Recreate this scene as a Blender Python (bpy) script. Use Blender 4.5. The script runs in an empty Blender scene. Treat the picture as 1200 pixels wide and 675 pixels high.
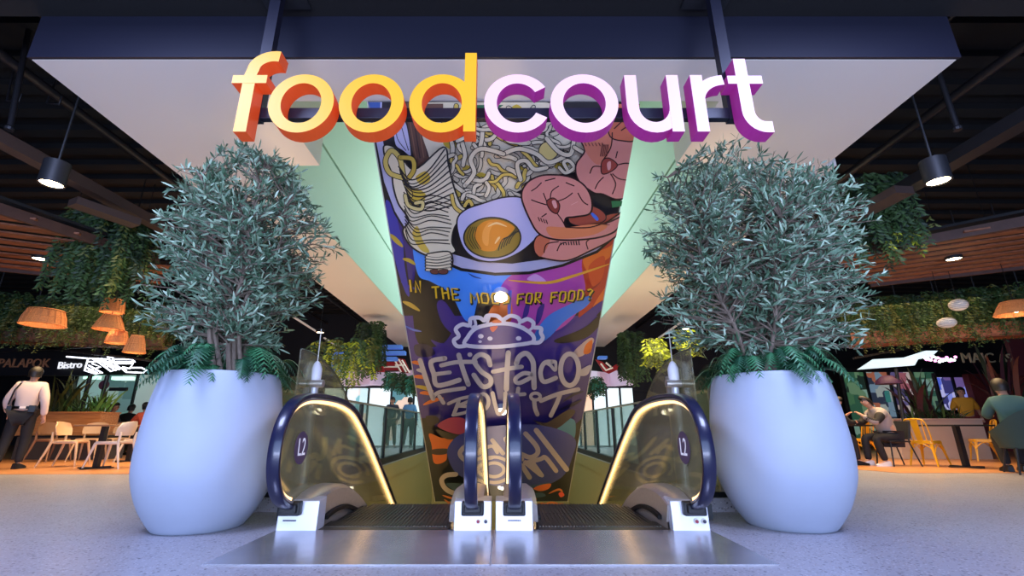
import bpy, bmesh, math, random
from mathutils import Vector, Matrix
from mathutils.geometry import tessellate_polygon
random.seed(7)
PI = math.pi
scene = bpy.context.scene
COL = scene.collection

# ------------------------------------------------------------------ camera, world, exposure
F_PX, CX, CY, PITCH, CAM_Z = 537.0, 588.0, 337.5, math.radians(16.8), 0.72
cam_d = bpy.data.cameras.new('camera'); cam_d.sensor_width = 36.0
cam_d.lens = 36.0 * F_PX / 1200.0
cam_d.shift_x = (600 - CX) / 1200.0
cam_d.clip_start = 0.05; cam_d.clip_end = 200
cam = bpy.data.objects.new('camera', cam_d); COL.objects.link(cam)
cam.location = (0, 0, CAM_Z); cam.rotation_euler = (PI / 2 + PITCH, 0, 0)
scene.camera = cam
scene.view_settings.view_transform = 'Standard'
scene.view_settings.look = 'None'
scene.view_settings.gamma = 1.0
scene.view_settings.use_curve_mapping = False
scene.view_settings.exposure = 0.0
w = bpy.data.worlds.new('world'); scene.world = w; w.use_nodes = True
w.node_tree.nodes['Background'].inputs[0].default_value = (0.50, 0.55, 0.80, 1)
w.node_tree.nodes['Background'].inputs[1].default_value = 0.22

def area(name, loc, rot, sx, sy, power, color, spread=None):
    d = bpy.data.lights.new(name, 'AREA'); d.shape = 'RECTANGLE'; d.size = sx; d.size_y = sy
    d.energy = power; d.color = color
    if spread: d.spread = spread
    o = bpy.data.objects.new(name, d); o.location = loc; o.rotation_euler = rot; COL.objects.link(o); return o
def spot(name, loc, power, color, angle=100, rot=(0, 0, 0), blend=0.6, r=0.06):
    d = bpy.data.lights.new(name, 'SPOT'); d.energy = power; d.color = color
    d.spot_size = math.radians(angle); d.spot_blend = blend; d.shadow_soft_size = r
    o = bpy.data.objects.new(name, d); o.location = loc; o.rotation_euler = rot; COL.objects.link(o); return o
def point(name, loc, power, color, r=0.15):
    d = bpy.data.lights.new(name, 'POINT'); d.energy = power; d.color = color; d.shadow_soft_size = r
    o = bpy.data.objects.new(name, d); o.location = loc; COL.objects.link(o); return o
R = math.radians
BLUE = (0.50, 0.58, 1.0); WARM = (1.0, 0.66, 0.34); COOL = (0.8, 0.88, 1.0)
# daylight and the mall's cool lighting from the atrium behind the camera, plus added soffit fill
area('atrium_light', (0, -6.4, 2.1), (R(92), 0, 0), 14, 3.6, 800, (0.40, 0.58, 1.0))
area('soffit_fill_light', (0, -3.6, 0.25), (R(140), 0, 0), 9, 1.2, 720, (0.60, 0.68, 1.0))  # unseen fill near the floor, added to brighten the soffit
area('ceiling_light_front', (-3.2, 1.2, 4.3), (0, 0, 0), 1.6, 1.6, 300, BLUE)
area('ceiling_light_front', (3.2, 1.2, 4.3), (0, 0, 0), 1.6, 1.6, 300, BLUE)
# lower level lighting that comes up the well
area('well_light', (-0.1, 8.5, -4.6), (PI, 0, 0), 3.2, 7, 3200, (1.0, 0.74, 0.46))
# cove lighting inside the opening above
area('cove_light', (0, 14.0, 7.9), (0, 0, 0), 3.0, 8.0, 560, (0.80, 1.0, 0.97))
for sx in (-1, 1): area('warm_soffit_fill', (sx * 3.3, 10.0, 0.35), (PI, 0, 0), 0.5, 8.0, 46, (1.0, 0.70, 0.42), R(130))  # added upward fill that warms the rear soffit, no fixture modelled
# warm food hall lights
for sx in (-1, 1):
    area('hall_light', (sx * 7.5, 9.3, 3.2), (0, 0, 0), 4.0, 3.0, 250, WARM, R(120))
    area('hall_light', (sx * 6.0, 14.5, 3.0), (0, 0, 0), 4.0, 3.0, 170, (0.85, 0.9, 1.0), R(120))
    area('hall_light', (sx * 5.2, 6.4, 3.1), (0, 0, 0), 0.8, 2.0, 22, (1.0, 0.74, 0.48), R(110))

# ------------------------------------------------------------------ pixel helpers (a pixel of the 1200x675 frame onto a real plane)
cp, sp = math.cos(PITCH), math.sin(PITCH)
def ray(u, v):
    x = (u - CX) / F_PX; y = (CY - v) / F_PX
    return Vector((x, cp - y * sp, sp + y * cp))
def on_z(u, v, z): r = ray(u, v); t = (z - CAM_Z) / r.z; return Vector((0, 0, CAM_Z)) + r * t
def on_y(u, v, Y): r = ray(u, v); return Vector((0, 0, CAM_Z)) + r * (Y / r.y)
def on_x(u, v, X): r = ray(u, v); return Vector((0, 0, CAM_Z)) + r * (X / r.x)
M_Y, M_Z, M_S = 3.92, 3.9, math.tan(R(35))
def on_m(u, v):
    r = ray(u, v); t = (M_Z - CAM_Z + M_S * M_Y) / (r.z + M_S * r.y)
    return Vector((0, 0, CAM_Z)) + r * t

# ------------------------------------------------------------------ materials
def lin(c):
    c = c / 255.0
    return c / 12.92 if c <= 0.04045 else ((c + 0.055) / 1.055) ** 2.4
def rgb(*c): return (lin(c[0]), lin(c[1]), lin(c[2]), 1)
_M = {}
def mat(name, c, rough=0.6, metal=0.0, emit=0.0, ec=None, noise=0.0, nscale=12.0, bump=0.0, coat=0.0, sub=0.0):
    if name in _M: return _M[name]
    m = bpy.data.materials.new(name); m.use_nodes = True; nt = m.node_tree
    b = nt.nodes['Principled BSDF']; b.inputs['Base Color'].default_value = rgb(*c)
    b.inputs['Roughness'].default_value = rough; b.inputs['Metallic'].default_value = metal
    if coat: b.inputs['Coat Weight'].default_value = coat
    if emit:
        b.inputs['Emission Color'].default_value = rgb(*(ec or c)); b.inputs['Emission Strength'].default_value = emit
    if noise or bump:
        tc = nt.nodes.new('ShaderNodeTexCoord'); n = nt.nodes.new('ShaderNodeTexNoise')
        n.inputs['Scale'].default_value = nscale; n.inputs['Detail'].default_value = 4
        nt.links.new(tc.outputs['Object'], n.inputs['Vector'])
        if noise:
            r = nt.nodes.new('ShaderNodeValToRGB'); a = rgb(*c)
            r.color_ramp.elements[0].position = 0.3; r.color_ramp.elements[1].position = 0.7
            r.color_ramp.elements[0].color = tuple(x * (1 - noise) for x in a[:3]) + (1,)
            r.color_ramp.elements[1].color = tuple(min(1, x * (1 + noise)) for x in a[:3]) + (1,)
            nt.links.new(n.outputs['Fac'], r.inputs['Fac']); nt.links.new(r.outputs['Color'], b.inputs['Base Color'])
        if bump:
            bp = nt.nodes.new('ShaderNodeBump'); bp.inputs['Strength'].default_value = bump
            nt.links.new(n.outputs['Fac'], bp.inputs['Height']); nt.links.new(bp.outputs['Normal'], b.inputs['Normal'])
    _M[name] = m; return m
def glass(name, tint=(225, 240, 235), refl=1.0, op=0.06, dc=(150, 165, 160)):
    if name in _M: return _M[name]
    m = bpy.data.materials.new(name); m.use_nodes = True; nt = m.node_tree; nt.nodes.clear()
    out = nt.nodes.new('ShaderNodeOutputMaterial'); tr = nt.nodes.new('ShaderNodeBsdfTransparent')
    tr.inputs[0].default_value = rgb(*tint)
    gl = nt.nodes.new('ShaderNodeBsdfGlossy'); gl.inputs['Roughness'].default_value = 0.02
    df = nt.nodes.new('ShaderNodeBsdfDiffuse'); df.inputs[0].default_value = rgb(*dc)
    fr = nt.nodes.new('ShaderNodeFresnel'); fr.inputs[0].default_value = 1.35
    ml = nt.nodes.new('ShaderNodeMath'); ml.operation = 'MULTIPLY'; ml.inputs[1].default_value = refl
    m0 = nt.nodes.new('ShaderNodeMixShader'); m0.inputs[0].default_value = op
    nt.links.new(tr.outputs[0], m0.inputs[1]); nt.links.new(df.outputs[0], m0.inputs[2])
    mx = nt.nodes.new('ShaderNodeMixShader')
    nt.links.new(fr.outputs[0], ml.inputs[0]); nt.links.new(ml.outputs[0], mx.inputs[0])
    nt.links.new(m0.outputs[0], mx.inputs[1]); nt.links.new(gl.outputs[0], mx.inputs[2])
    nt.links.new(mx.outputs[0], out.inputs[0]); _M[name] = m; return m
def floor_mat():
    m = bpy.data.materials.new('terrazzo'); m.use_nodes = True; nt = m.node_tree; N = nt.nodes; L = nt.links
    b = N['Principled BSDF']; b.inputs['Roughness'].default_value = 0.3
    tc = N.new('ShaderNodeTexCoord')
    base = None
    def speck(scale, thr, col, prev, seed):
        mp = N.new('ShaderNodeMapping'); mp.inputs['Location'].default_value = (seed, seed * 2.3, 0)
        L.new(tc.outputs['Object'], mp.inputs[0])
        v = N.new('ShaderNodeTexVoronoi'); v.inputs['Scale'].default_value = scale
        L.new(mp.outputs[0], v.inputs['Vector'])
        g = N.new('ShaderNodeMath'); g.operation = 'LESS_THAN'; g.inputs[1].default_value = thr
        L.new(v.outputs['Distance'], g.inputs[0])
        s = N.new('ShaderNodeSeparateColor'); L.new(v.outputs['Color'], s.inputs[0])
        g2 = N.new('ShaderNodeMath'); g2.operation = 'GREATER_THAN'; g2.inputs[1].default_value = 0.45
        L.new(s.outputs[0], g2.inputs[0])
        mu = N.new('ShaderNodeMath'); mu.operation = 'MULTIPLY'; L.new(g.outputs[0], mu.inputs[0]); L.new(g2.outputs[0], mu.inputs[1])
        mx = N.new('ShaderNodeMix'); mx.data_type = 'RGBA'
        L.new(mu.outputs[0], mx.inputs[0])
        if isinstance(prev, tuple): mx.inputs[6].default_value = prev
        else: L.new(prev, mx.inputs[6])
        mx.inputs[7].default_value = col
        return mx.outputs[2]
    c = speck(38, 0.30, rgb(120, 118, 126), rgb(156, 155, 164), 0)
    c = speck(60, 0.26, rgb(142, 126, 120), c, 3.1)
    c = speck(26, 0.20, rgb(80, 76, 86), c, 7.7)
    c = speck(50, 0.28, rgb(184, 184, 192), c, 5.3)
    L.new(c, b.inputs['Base Color'])
    nz = N.new('ShaderNodeTexNoise'); nz.inputs['Scale'].default_value = 1.5
    L.new(tc.outputs['Object'], nz.inputs['Vector'])
    mr = N.new('ShaderNodeMapRange'); mr.inputs[3].default_value = 0.24; mr.inputs[4].default_value = 0.42
    L.new(nz.outputs[0], mr.inputs[0]); L.new(mr.outputs[0], b.inputs['Roughness'])
    return m
def wood_mat(name, c1, c2, scale=6.0, rough=0.45, axis='X'):
    m = bpy.data.materials.new(name); m.use_nodes = True; nt = m.node_tree; N = nt.nodes; L = nt.links
    b = N['Principled BSDF']; b.inputs['Roughness'].default_value = rough
    tc = N.new('ShaderNodeTexCoord'); mp = N.new('ShaderNodeMapping')
    mp.inputs['Scale'].default_value = (0.6, 8, 8) if axis == 'X' else (8, 0.6, 8)
    L.new(tc.outputs['Object'], mp.inputs[0])
    n = N.new('ShaderNodeTexNoise'); n.inputs['Scale'].default_value = scale; n.inputs['Detail'].default_value = 5
    L.new(mp.outputs[0], n.inputs['Vector'])
    r = N.new('ShaderNodeValToRGB'); r.color_ramp.elements[0].color = rgb(*c1); r.color_ramp.elements[1].color = rgb(*c2)
    r.color_ramp.elements[0].position = 0.35; r.color_ramp.elements[1].position = 0.65
    L.new(n.outputs[0], r.inputs[0]); L.new(r.outputs[0], b.inputs['Base Color'])
    return m

# ------------------------------------------------------------------ mesh building
def cat(pts, n=6, closed=False):
    P = [Vector(p) for p in pts]; out = []
    L = len(P); rng = L if closed else L - 1
    for i in range(rng):
        if closed: a, b, c, d = P[(i - 1) % L], P[i], P[(i + 1) % L], P[(i + 2) % L]
        else: a, b, c, d = P[max(i - 1, 0)], P[i], P[i + 1], P[min(i + 2, L - 1)]
        for k in range(n):
            t = k / n
            out.append(0.5 * ((2 * b) + (c - a) * t + (2 * a - 5 * b + 4 * c - d) * t * t + (3 * b - a - 3 * c + d) * t ** 3))
    if not closed: out.append(P[-1])
    return out
class MB:
    def __init__(s): s.v = []; s.f = []; s.m = []; s.cur = 0
    def add(s, verts, faces):
        o = len(s.v); s.v += [Vector(p) for p in verts]
        for f in faces: s.f.append([i + o for i in f]); s.m.append(s.cur)
        return s
    def box(s, a, b, rz=0, piv=None, taper=1.0):
        x0, y0, z0 = a; x1, y1, z1 = b
        cx, cy = (x0 + x1) / 2, (y0 + y1) / 2
        vs = []
        for z, k in ((z0, taper), (z1, 1)):
            for x, y in ((x0, y0), (x1, y0), (x1, y1), (x0, y1)):
                vs.append(Vector((cx + (x - cx) * k, cy + (y - cy) * k, z)))
        if rz:
            pv = Vector(piv or (cx, cy, 0)); M = Matrix.Rotation(rz, 3, 'Z')
            vs = [M @ (p - pv) + pv for p in vs]
        return s.add(vs, [(3, 2, 1, 0), (4, 5, 6, 7), (0, 1, 5, 4), (1, 2, 6, 5), (2, 3, 7, 6), (3, 0, 4, 7)])
    def beam(s, p, q, w, h=None, up=(0, 0, 1)):
        p, q = Vector(p), Vector(q); d = (q - p).normalized(); u = Vector(up)
        if abs(d.dot(u)) > 0.98: u = Vector((0, 1, 0))
        x = d.cross(u).normalized(); y = x.cross(d).normalized(); h = h or w
        vs = []
        for c in (p, q):
            for i, j in ((-1, -1), (1, -1), (1, 1), (-1, 1)): vs.append(c + x * i * w / 2 + y * j * h / 2)
        return s.add(vs, [(3, 2, 1, 0), (4, 5, 6, 7), (0, 1, 5, 4), (1, 2, 6, 5), (2, 3, 7, 6), (3, 0, 4, 7)])
    def tube(s, pts, r, n=8, caps=True):
        P = [Vector(p) for p in pts]; rs = r if isinstance(r, (list, tuple)) else [r] * len(P)
        ring0 = None; nx = None; vs = []; fs = []
        for i, p in enumerate(P):
            d = (P[min(i + 1, len(P) - 1)] - P[max(i - 1, 0)])
            d = d.normalized() if d.length > 1e-9 else Vector((0, 0, 1))
            if nx is None:
                a = Vector((0, 0, 1)) if abs(d.z) < 0.9 else Vector((1, 0, 0)); nx = d.cross(a).normalized()
            else:
                nx = (nx - d * nx.dot(d)); nx = nx.normalized() if nx.length > 1e-6 else d.orthogonal().normalized()
            ny = d.cross(nx)
            for k in range(n):
                t = 2 * PI * k / n; vs.append(p + (nx * math.cos(t) + ny * math.sin(t)) * rs[i])
        for i in range(len(P) - 1):
            for k in range(n):
                a = i * n + k; b = i * n + (k + 1) % n; fs.append((a, b, b + n, a + n))
        if caps: fs.append(tuple(range(n - 1, -1, -1))); fs.append(tuple((len(P) - 1) * n + k for k in range(n)))
        return s.add(vs, fs)
    def lathe(s, prof, c=(0, 0, 0), n=32, cap0=True, cap1=True):
        c = Vector(c); vs = []; fs = []
        for r, z in prof:
            for k in range(n):
                t = 2 * PI * k / n; vs.append(c + Vector((r * math.cos(t), r * math.sin(t), z)))
        for i in range(len(prof) - 1):
            for k in range(n):
                a = i * n + k; b = i * n + (k + 1) % n; fs.append((a, b, b + n, a + n))
        if cap0: fs.append(tuple(range(n - 1, -1, -1)))
        if cap1: fs.append(tuple((len(prof) - 1) * n + k for k in range(n)))
        return s.add(vs, fs)
    def ball(s, c, r, n=12, m=8):
        rx, ry, rz = r if isinstance(r, (tuple, list)) else (r, r, r)
        vs = [Vector((c[0], c[1], c[2] - rz))]; fs = []
        for i in range(1, m):
            ph = -PI / 2 + PI * i / m
            for k in range(n):
                t = 2 * PI * k / n
                vs.append(Vector((c[0] + rx * math.cos(ph) * math.cos(t), c[1] + ry * math.cos(ph) * math.sin(t), c[2] + rz * math.sin(ph))))
        vs.append(Vector((c[0], c[1], c[2] + rz)))
        for k in range(n): fs.append((0, 1 + (k + 1) % n, 1 + k))
        for i in range(m - 2):
            for k in range(n):
                a = 1 + i * n + k; b = 1 + i * n + (k + 1) % n; fs.append((a, b, b + n, a + n))
        e = 1 + (m - 2) * n
        for k in range(n): fs.append((e + k, e + (k + 1) % n, len(vs) - 1))
        return s.add(vs, fs)
    def flat(s, pts):                       # one polygon of 3D points, tessellated
        P = [Vector(p) for p in pts]
        tr = tessellate_polygon([P]); return s.add(P, [tuple(t) for t in tr])
    def prism(s, pts, d):                   # flat outline extruded along vector d
        P = [Vector(p) for p in pts]; d = Vector(d); n = len(P)
        tr = tessellate_polygon([P])
        s.add(P + [p + d for p in P], [tuple(t) for t in tr] + [tuple(i + n for i in reversed(t)) for t in tr] +
              [(i, (i + 1) % n, (i + 1) % n + n, i + n) for i in range(n)])
        return s
    def ribbon3(s, pts, up, w, t):          # a bar w wide along up x dir
        for a, b in zip(pts[:-1], pts[1:]): s.beam(a, b, w, t, up)
        return s
    def xform(s, M):
        s.v = [M @ p for p in s.v]; return s
def org(o):
    v = Vector((0, 0, 0))
    while o is not None: v += o.location; o = o.parent
    return v
def obj(name, mb, mats, parent=None, smooth=False, world=True, bevel=0.0):
    me = bpy.data.meshes.new(name)
    off = org(parent) if (parent is not None and world) else Vector((0, 0, 0))
    me.from_pydata([p - off for p in mb.v], [], mb.f)
    if not isinstance(mats, (list, tuple)): mats = [mats]
    for m in mats: me.materials.append(m)
    me.polygons.foreach_set('material_index', mb.m)
    bm = bmesh.new(); bm.from_mesh(me); bmesh.ops.recalc_face_normals(bm, faces=bm.faces)
    bm.to_mesh(me); bm.free()
    if smooth:
        me.polygons.foreach_set('use_smooth', [True] * len(me.polygons))
        try: me.set_sharp_from_angle(angle=R(40))
        except Exception: pass
    o = bpy.data.objects.new(name, me); COL.objects.link(o); o.parent = parent
    if bevel:
        b = o.modifiers.new('bevel', 'BEVEL'); b.width = bevel; b.segments = 2; b.limit_method = 'ANGLE'
    return o
def thing(name, label, category, loc=(0, 0, 0), group=None):
    o = bpy.data.objects.new(name, None); COL.objects.link(o); o.location = loc
    o['label'] = label; o['category'] = category
    if group: o['group'] = group
    o.empty_display_size = 0.1
    return o
def tag(o, label, category, group=None, kind=None):
    o['label'] = label; o['category'] = category
    if group: o['group'] = group
    if kind: o['kind'] = kind
    return o
def struct(name, mb, m, parent=None, smooth=False):
    o = obj(name, mb, m, parent, smooth)
    if parent is None: o['kind'] = 'structure'
    return o
def dup(root, loc, rz, label, group=None):
    r = root.copy(); COL.objects.link(r); r.location = loc; r.rotation_euler = (0, 0, rz); r['label'] = label
    if group: r['group'] = group
    for ch in list(root.children):
        c = ch.copy(); COL.objects.link(c); c.parent = r
        for g in ch.children:
            d = g.copy(); COL.objects.link(d); d.parent = c
    return r
def text_mb(txt, size, M, depth=0.004, bold=0.0, res=3):
    cu = bpy.data.curves.new('t', 'FONT'); cu.body = txt; cu.size = size; cu.extrude = depth / 2; cu.offset = bold
    cu.resolution_u = res; cu.align_x = 'CENTER'; cu.align_y = 'CENTER'
    o = bpy.data.objects.new('t', cu); COL.objects.link(o)
    dg = bpy.context.evaluated_depsgraph_get(); me = bpy.data.meshes.new_from_object(o.evaluated_get(dg))
    mb = MB(); mb.add([M @ v.co for v in me.vertices], [tuple(p.vertices) for p in me.polygons])
    bpy.data.objects.remove(o); bpy.data.curves.remove(cu); bpy.data.meshes.remove(me)
    return mb
def skin_mb(nodes, edges, root, sub=2):
    """nodes: name -> (pos, radius or (rx, ry)); one continuous skinned surface"""
    names = list(nodes); idx = {n: i for i, n in enumerate(names)}
    me = bpy.data.meshes.new('sk'); me.from_pydata([nodes[n][0] for n in names], [(idx[a], idx[b]) for a, b in edges], [])
    o = bpy.data.objects.new('sk', me); COL.objects.link(o)
    o.modifiers.new('s', 'SKIN').use_smooth_shade = True
    ms = o.modifiers.new('u', 'SUBSURF'); ms.levels = sub; ms.render_levels = sub
    for i, n in enumerate(names):
        r = nodes[n][1]; me.skin_vertices[0].data[i].radius = r if isinstance(r, tuple) else (r, r)
        me.skin_vertices[0].data[i].use_root = (n == root)
    dg = bpy.context.evaluated_depsgraph_get(); m2 = bpy.data.meshes.new_from_object(o.evaluated_get(dg))
    mb = MB(); mb.add([v.co.copy() for v in m2.vertices], [tuple(p.vertices) for p in m2.polygons])
    bpy.data.objects.remove(o); bpy.data.meshes.remove(me); bpy.data.meshes.remove(m2)
    return mb

# ------------------------------------------------------------------ material set
m_floor = floor_mat()
m_wood_floor = wood_mat('wood_floor', (176, 118, 74), (205, 148, 98), 3, 0.35, 'X')
m_cream = mat('cream_plaster', (222, 213, 204), 0.75)
m_mint = mat('mint_wall', (184, 212, 200), 0.7)  # mint cast of the opening's lights partly put into the wall colour
m_navy = mat('navy_paint', (22, 23, 40), 0.5)
m_black = mat('black_ceiling', (14, 14, 16), 0.8)
m_dark = mat('dark_metal', (26, 27, 31), 0.5)
m_duct = mat('dark_duct', (34, 33, 37), 0.45, 0.3)
m_steel = mat('brushed_steel', (196, 188, 178), 0.34, 0.7, noise=0.06, nscale=40)
m_plate = mat('steel_plate', (205, 204, 210), 0.24, 0.8, noise=0.10, nscale=5, bump=0.02)
m_white_metal = mat('satin_metal', (205, 206, 214), 0.35, 0.35)
m_well = mat('well_wall', (152, 138, 88), 0.6)
m_rubber = mat('handrail_rubber', (22, 24, 54), 0.28, coat=0.3)
m_blackrub = mat('black_rubber', (12, 12, 14), 0.5)
m_led = mat('led_strip', (255, 214, 150), 0.5, emit=2.8, ec=(255, 200, 135))
m_glass = glass('glow_tint_glass', (236, 240, 222), 0.7, 0.17, (215, 203, 155))  # olive-gold haze in the glass stands in for the strip lights' glow
m_guard = glass('guard_glass', (232, 242, 240), 0.5, 0.16, (150, 190, 188))  # teal diffuse share paints in pale reflections on the glass
m_step = mat('step_metal', (96, 92, 84), 0.4, 0.8, noise=0.15, nscale=60)
m_lamp = mat('lamp_glow', (255, 244, 225), 0.5, emit=7)
m_pot = mat('pot_concrete', (164, 174, 192), 0.55, noise=0.035, nscale=3, bump=0.03)
m_soil = mat('soil', (45, 34, 26), 0.9, noise=0.3, nscale=30)

# ================================================================== THE SETTING
SY, SZ = 3.38, 3.9                        # front edge and height of the big soffit
X0, X1 = -4.26, 4.12
VL, VR = -2.98, 3.06                      # opening in the soffit
NL, NR = -2.32, 2.22                      # narrower notch at its near end
NY = 5.14
mb = MB()
mb.box((X0, SY, SZ), (X1, 3.93, SZ + 0.47))
mb.box((X0, 3.93, SZ), (NL, NY, SZ + 0.47)); mb.box((NR, 3.93, SZ), (X1, NY, SZ + 0.47))
mb.box((X0, NY, SZ), (VL, 26, SZ + 0.47)); mb.box((VR, NY, SZ), (X1 + 0.15, 26, SZ + 0.47))
struct('ceiling_soffit', mb, m_cream)
mb = MB(); mb.box((X0 - 0.02, SY - 0.03, SZ + 0.004), (X1 + 0.02, SY - 0.002, SZ + 0.47))
struct('trim_1', mb, m_navy)
# inner walls of the opening above the soffit
mb = MB()
for x, s in ((VL + 0.015, -1), (VR - 0.015, 1)):
    mb.box((min(x, x + s * 0.1), NY + 0.004, SZ + 0.004), (max(x, x + s * 0.1), 26, 5.16))
    mb.box((min(x, x + s * 0.1), NY, 5.22), (max(x, x + s * 0.1), 26, 8.2))
    mb.box((min(x + s * 0.05, x + s * 0.12), NY, 5.1), (max(x + s * 0.05, x + s * 0.12), 26, 5.3))
mb.box((NL - 0.1, 3.8, SZ + 0.47), (NR + 0.1, 3.93, 8.2))
mb.box((-4, 3.8, 8.2), (4, 26, 8.3)); mb.box((-4, 25.9, 3.9), (4, 26, 8.2))
struct('wall_opening', mb, m_mint)
mb = MB(); mb.box((NL - 0.66, 3.93, SZ + 0.47), (NL, NY, 8.2)); mb.box((NR, 3.93, SZ + 0.47), (NR + 0.84, NY, 8.2))
struct('wall_notch', mb, m_cream)
# dark ceilings
mb = MB(); mb.box((-16, -7, SZ + 0.47), (16, SY - 0.03, SZ + 0.6))
struct('ceiling_front', mb, m_black)
mb = MB(); mb.box((-20, SY, 5.3), (X0 - 0.12, 26, 5.4)); mb.box((X1 + 0.3, SY, 5.3), (20, 26, 5.4))
mb.box((-20, SY - 0.02, SZ + 0.6), (X0 - 0.12, SY + 0.05, 5.4)); mb.box((X1 + 0.3, SY - 0.02, SZ + 0.6), (20, SY + 0.05, 5.4))
for k in range(30):                       # corrugated deck ribs
    y = 3.7 + k * 0.5
    mb.box((-20, y, 5.2), (X0 - 0.12, y + 0.2, 5.3)); mb.box((X1 + 0.3, y, 5.2), (20, y + 0.2, 5.3))
struct('ceiling_deck', mb, m_black)
# floor with the escalator well cut out
WL, WR, WN, WF = -2.32, 2.22, 4.54, 16.5
EL, ER, EN = -1.60, 1.46, 3.70
mb = MB()
for a, b in (((-20, -7), (20, EN)), ((-20, EN), (EL, WN)), ((ER, EN), (20, WN)), ((-20, WN), (WL, WF)), ((WR, WN), (20, WF)), ((-20, WF), (20, 26))):
    mb.box((a[0], a[1], -0.3), (b[0], b[1], 0))
struct('floor', mb, m_floor)
mb = MB()
for pts in ([(-20, 7.35), (-5.6, 7.75), (-5.0, 12), (-5.0, 26), (-20, 26)], [(20, 7.9), (6.4, 7.9), (5.0, 12), (5.0, 26), (20, 26)]):
    mb.prism([(x, y, 0.001) for x, y in pts], (0, 0, 0.003))
struct('floor_wood', mb, m_wood_floor)
mb = MB()
mb.box((WL - 0.12, WN, -5.2), (WL, WF, -0.3)); mb.box((WR, WN, -5.2), (WR + 0.12, WF, -0.3))
mb.box((WL, WF, -5.2), (WR, WF + 0.1, -0.3)); mb.box((WL, WN - 0.1, -5.2), (WR, WN, -0.3))
mb.box((WL - 0.008, WN, -0.3), (WL + 0.012, WF, -0.02)); mb.box((WR - 0.012, WN, -0.3), (WR + 0.008, WF, -0.02))
struct('wall_well', mb, m_well)
mb = MB(); mb.box((-5, 3, -5.3), (5, 18, -5.2)); struct('floor_lower', mb, mat('lower_floor', (150, 160, 120), 0.4))
# terrazzo upstand beside the newels
mb = MB()
mb.box((-2.9, 4.41, 0), (EL - 0.12, 4.53, 0.115)); mb.box((ER + 0.12, 4.41, 0), (2.8, 4.53, 0.115))
struct('trim_2', mb, m_floor)
# far walls of the food hall
m_hall = mat('hall_wall_dark', (24, 24, 30), 0.7)
mb = MB(); mb.box((-20, 19, 2.1), (-2.3, 19.2, 5.4)); mb.box((2.2, 19, 2.1), (20, 19.2, 5.4)); mb.box((-20, 19.1, 0), (20, 19.3, 2.1))
mb.box((-20.2, -7, 0), (-20, 26, 5.4)); mb.box((20, -7, 0), (20.2, 26, 5.4))
struct('wall_far', mb, m_hall)

# ================================================================== ESCALATORS
HP = [(3.72, 0.16), (3.58, 0.17), (3.42, 0.24), (3.31, 0.38), (3.275, 0.55), (3.32, 0.73), (3.46, 0.88), (3.70, 0.95), (4.1, 0.965),
      (4.5, 0.945), (4.87, 0.875), (5.25, 0.71), (5.7, 0.475), (6.5, 0.02), (8.0, -0.845), (12.0, -3.15)]
DP = [(3.68, 0.20), (3.85, 0.245), (4.1, 0.262), (4.4, 0.235), (4.8, 0.12), (5.3, -0.12), (6.5, -0.78), (8, -1.64), (12, -3.95)]
def yz(path, n=6): return [Vector((0, p[0], p[1])) for p in cat([(a, b, 0) for a, b in path], n)]
def sweep(mb, path, x, sec, flip=False):
    """sec: (dx, dn) outline swept along a path lying in a YZ plane"""
    P = [Vector((0, p.y, p.z)) for p in path]; n = len(sec); vs = []; fs = []
    for i, p in enumerate(P):
        d = (P[min(i + 1, len(P) - 1)] - P[max(i - 1, 0)]).normalized(); nn = Vector((0, -d.z, d.y))
        for dx, dn in sec: vs.append(Vector((x + dx, p.y, p.z)) + nn * dn)
    for i in range(len(P) - 1):
        for k in range(n): a = i * n + k; b = i * n + (k + 1) % n; fs.append((a, b, b + n, a + n))
    fs.append(tuple(range(n))); fs.append(tuple(reversed([(len(P) - 1) * n + k for k in range(n)])))
    return mb.add(vs, fs)
def rsec(w, h, r=0.35):
    out = []
    for i in range(12):
        t = 2 * PI * i / 12; c, s_ = math.cos(t), math.sin(t)
        out.append((w / 2 * math.copysign(abs(c) ** 0.55, c), h / 2 * math.copysign(abs(s_) ** 0.55, s_)))
    return out
hpath = [Vector((0, p[0], p[1])) for p in cat([(a, b, 0) for a, b in HP], 7)]
dpath = yz(DP)
def inner(path, d):
    out = []
    for i, p in enumerate(path):
        t = (path[min(i + 1, len(path) - 1)] - path[max(i - 1, 0)]).normalized(); nn = Vector((0, -t.z, t.y)); out.append(p - nn * d)
    return out
m_sticker = mat('plum_sticker', (84, 66, 92), 0.5)
m_stw = mat('sticker_white', (235, 232, 238), 0.5, emit=0.25)
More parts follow.
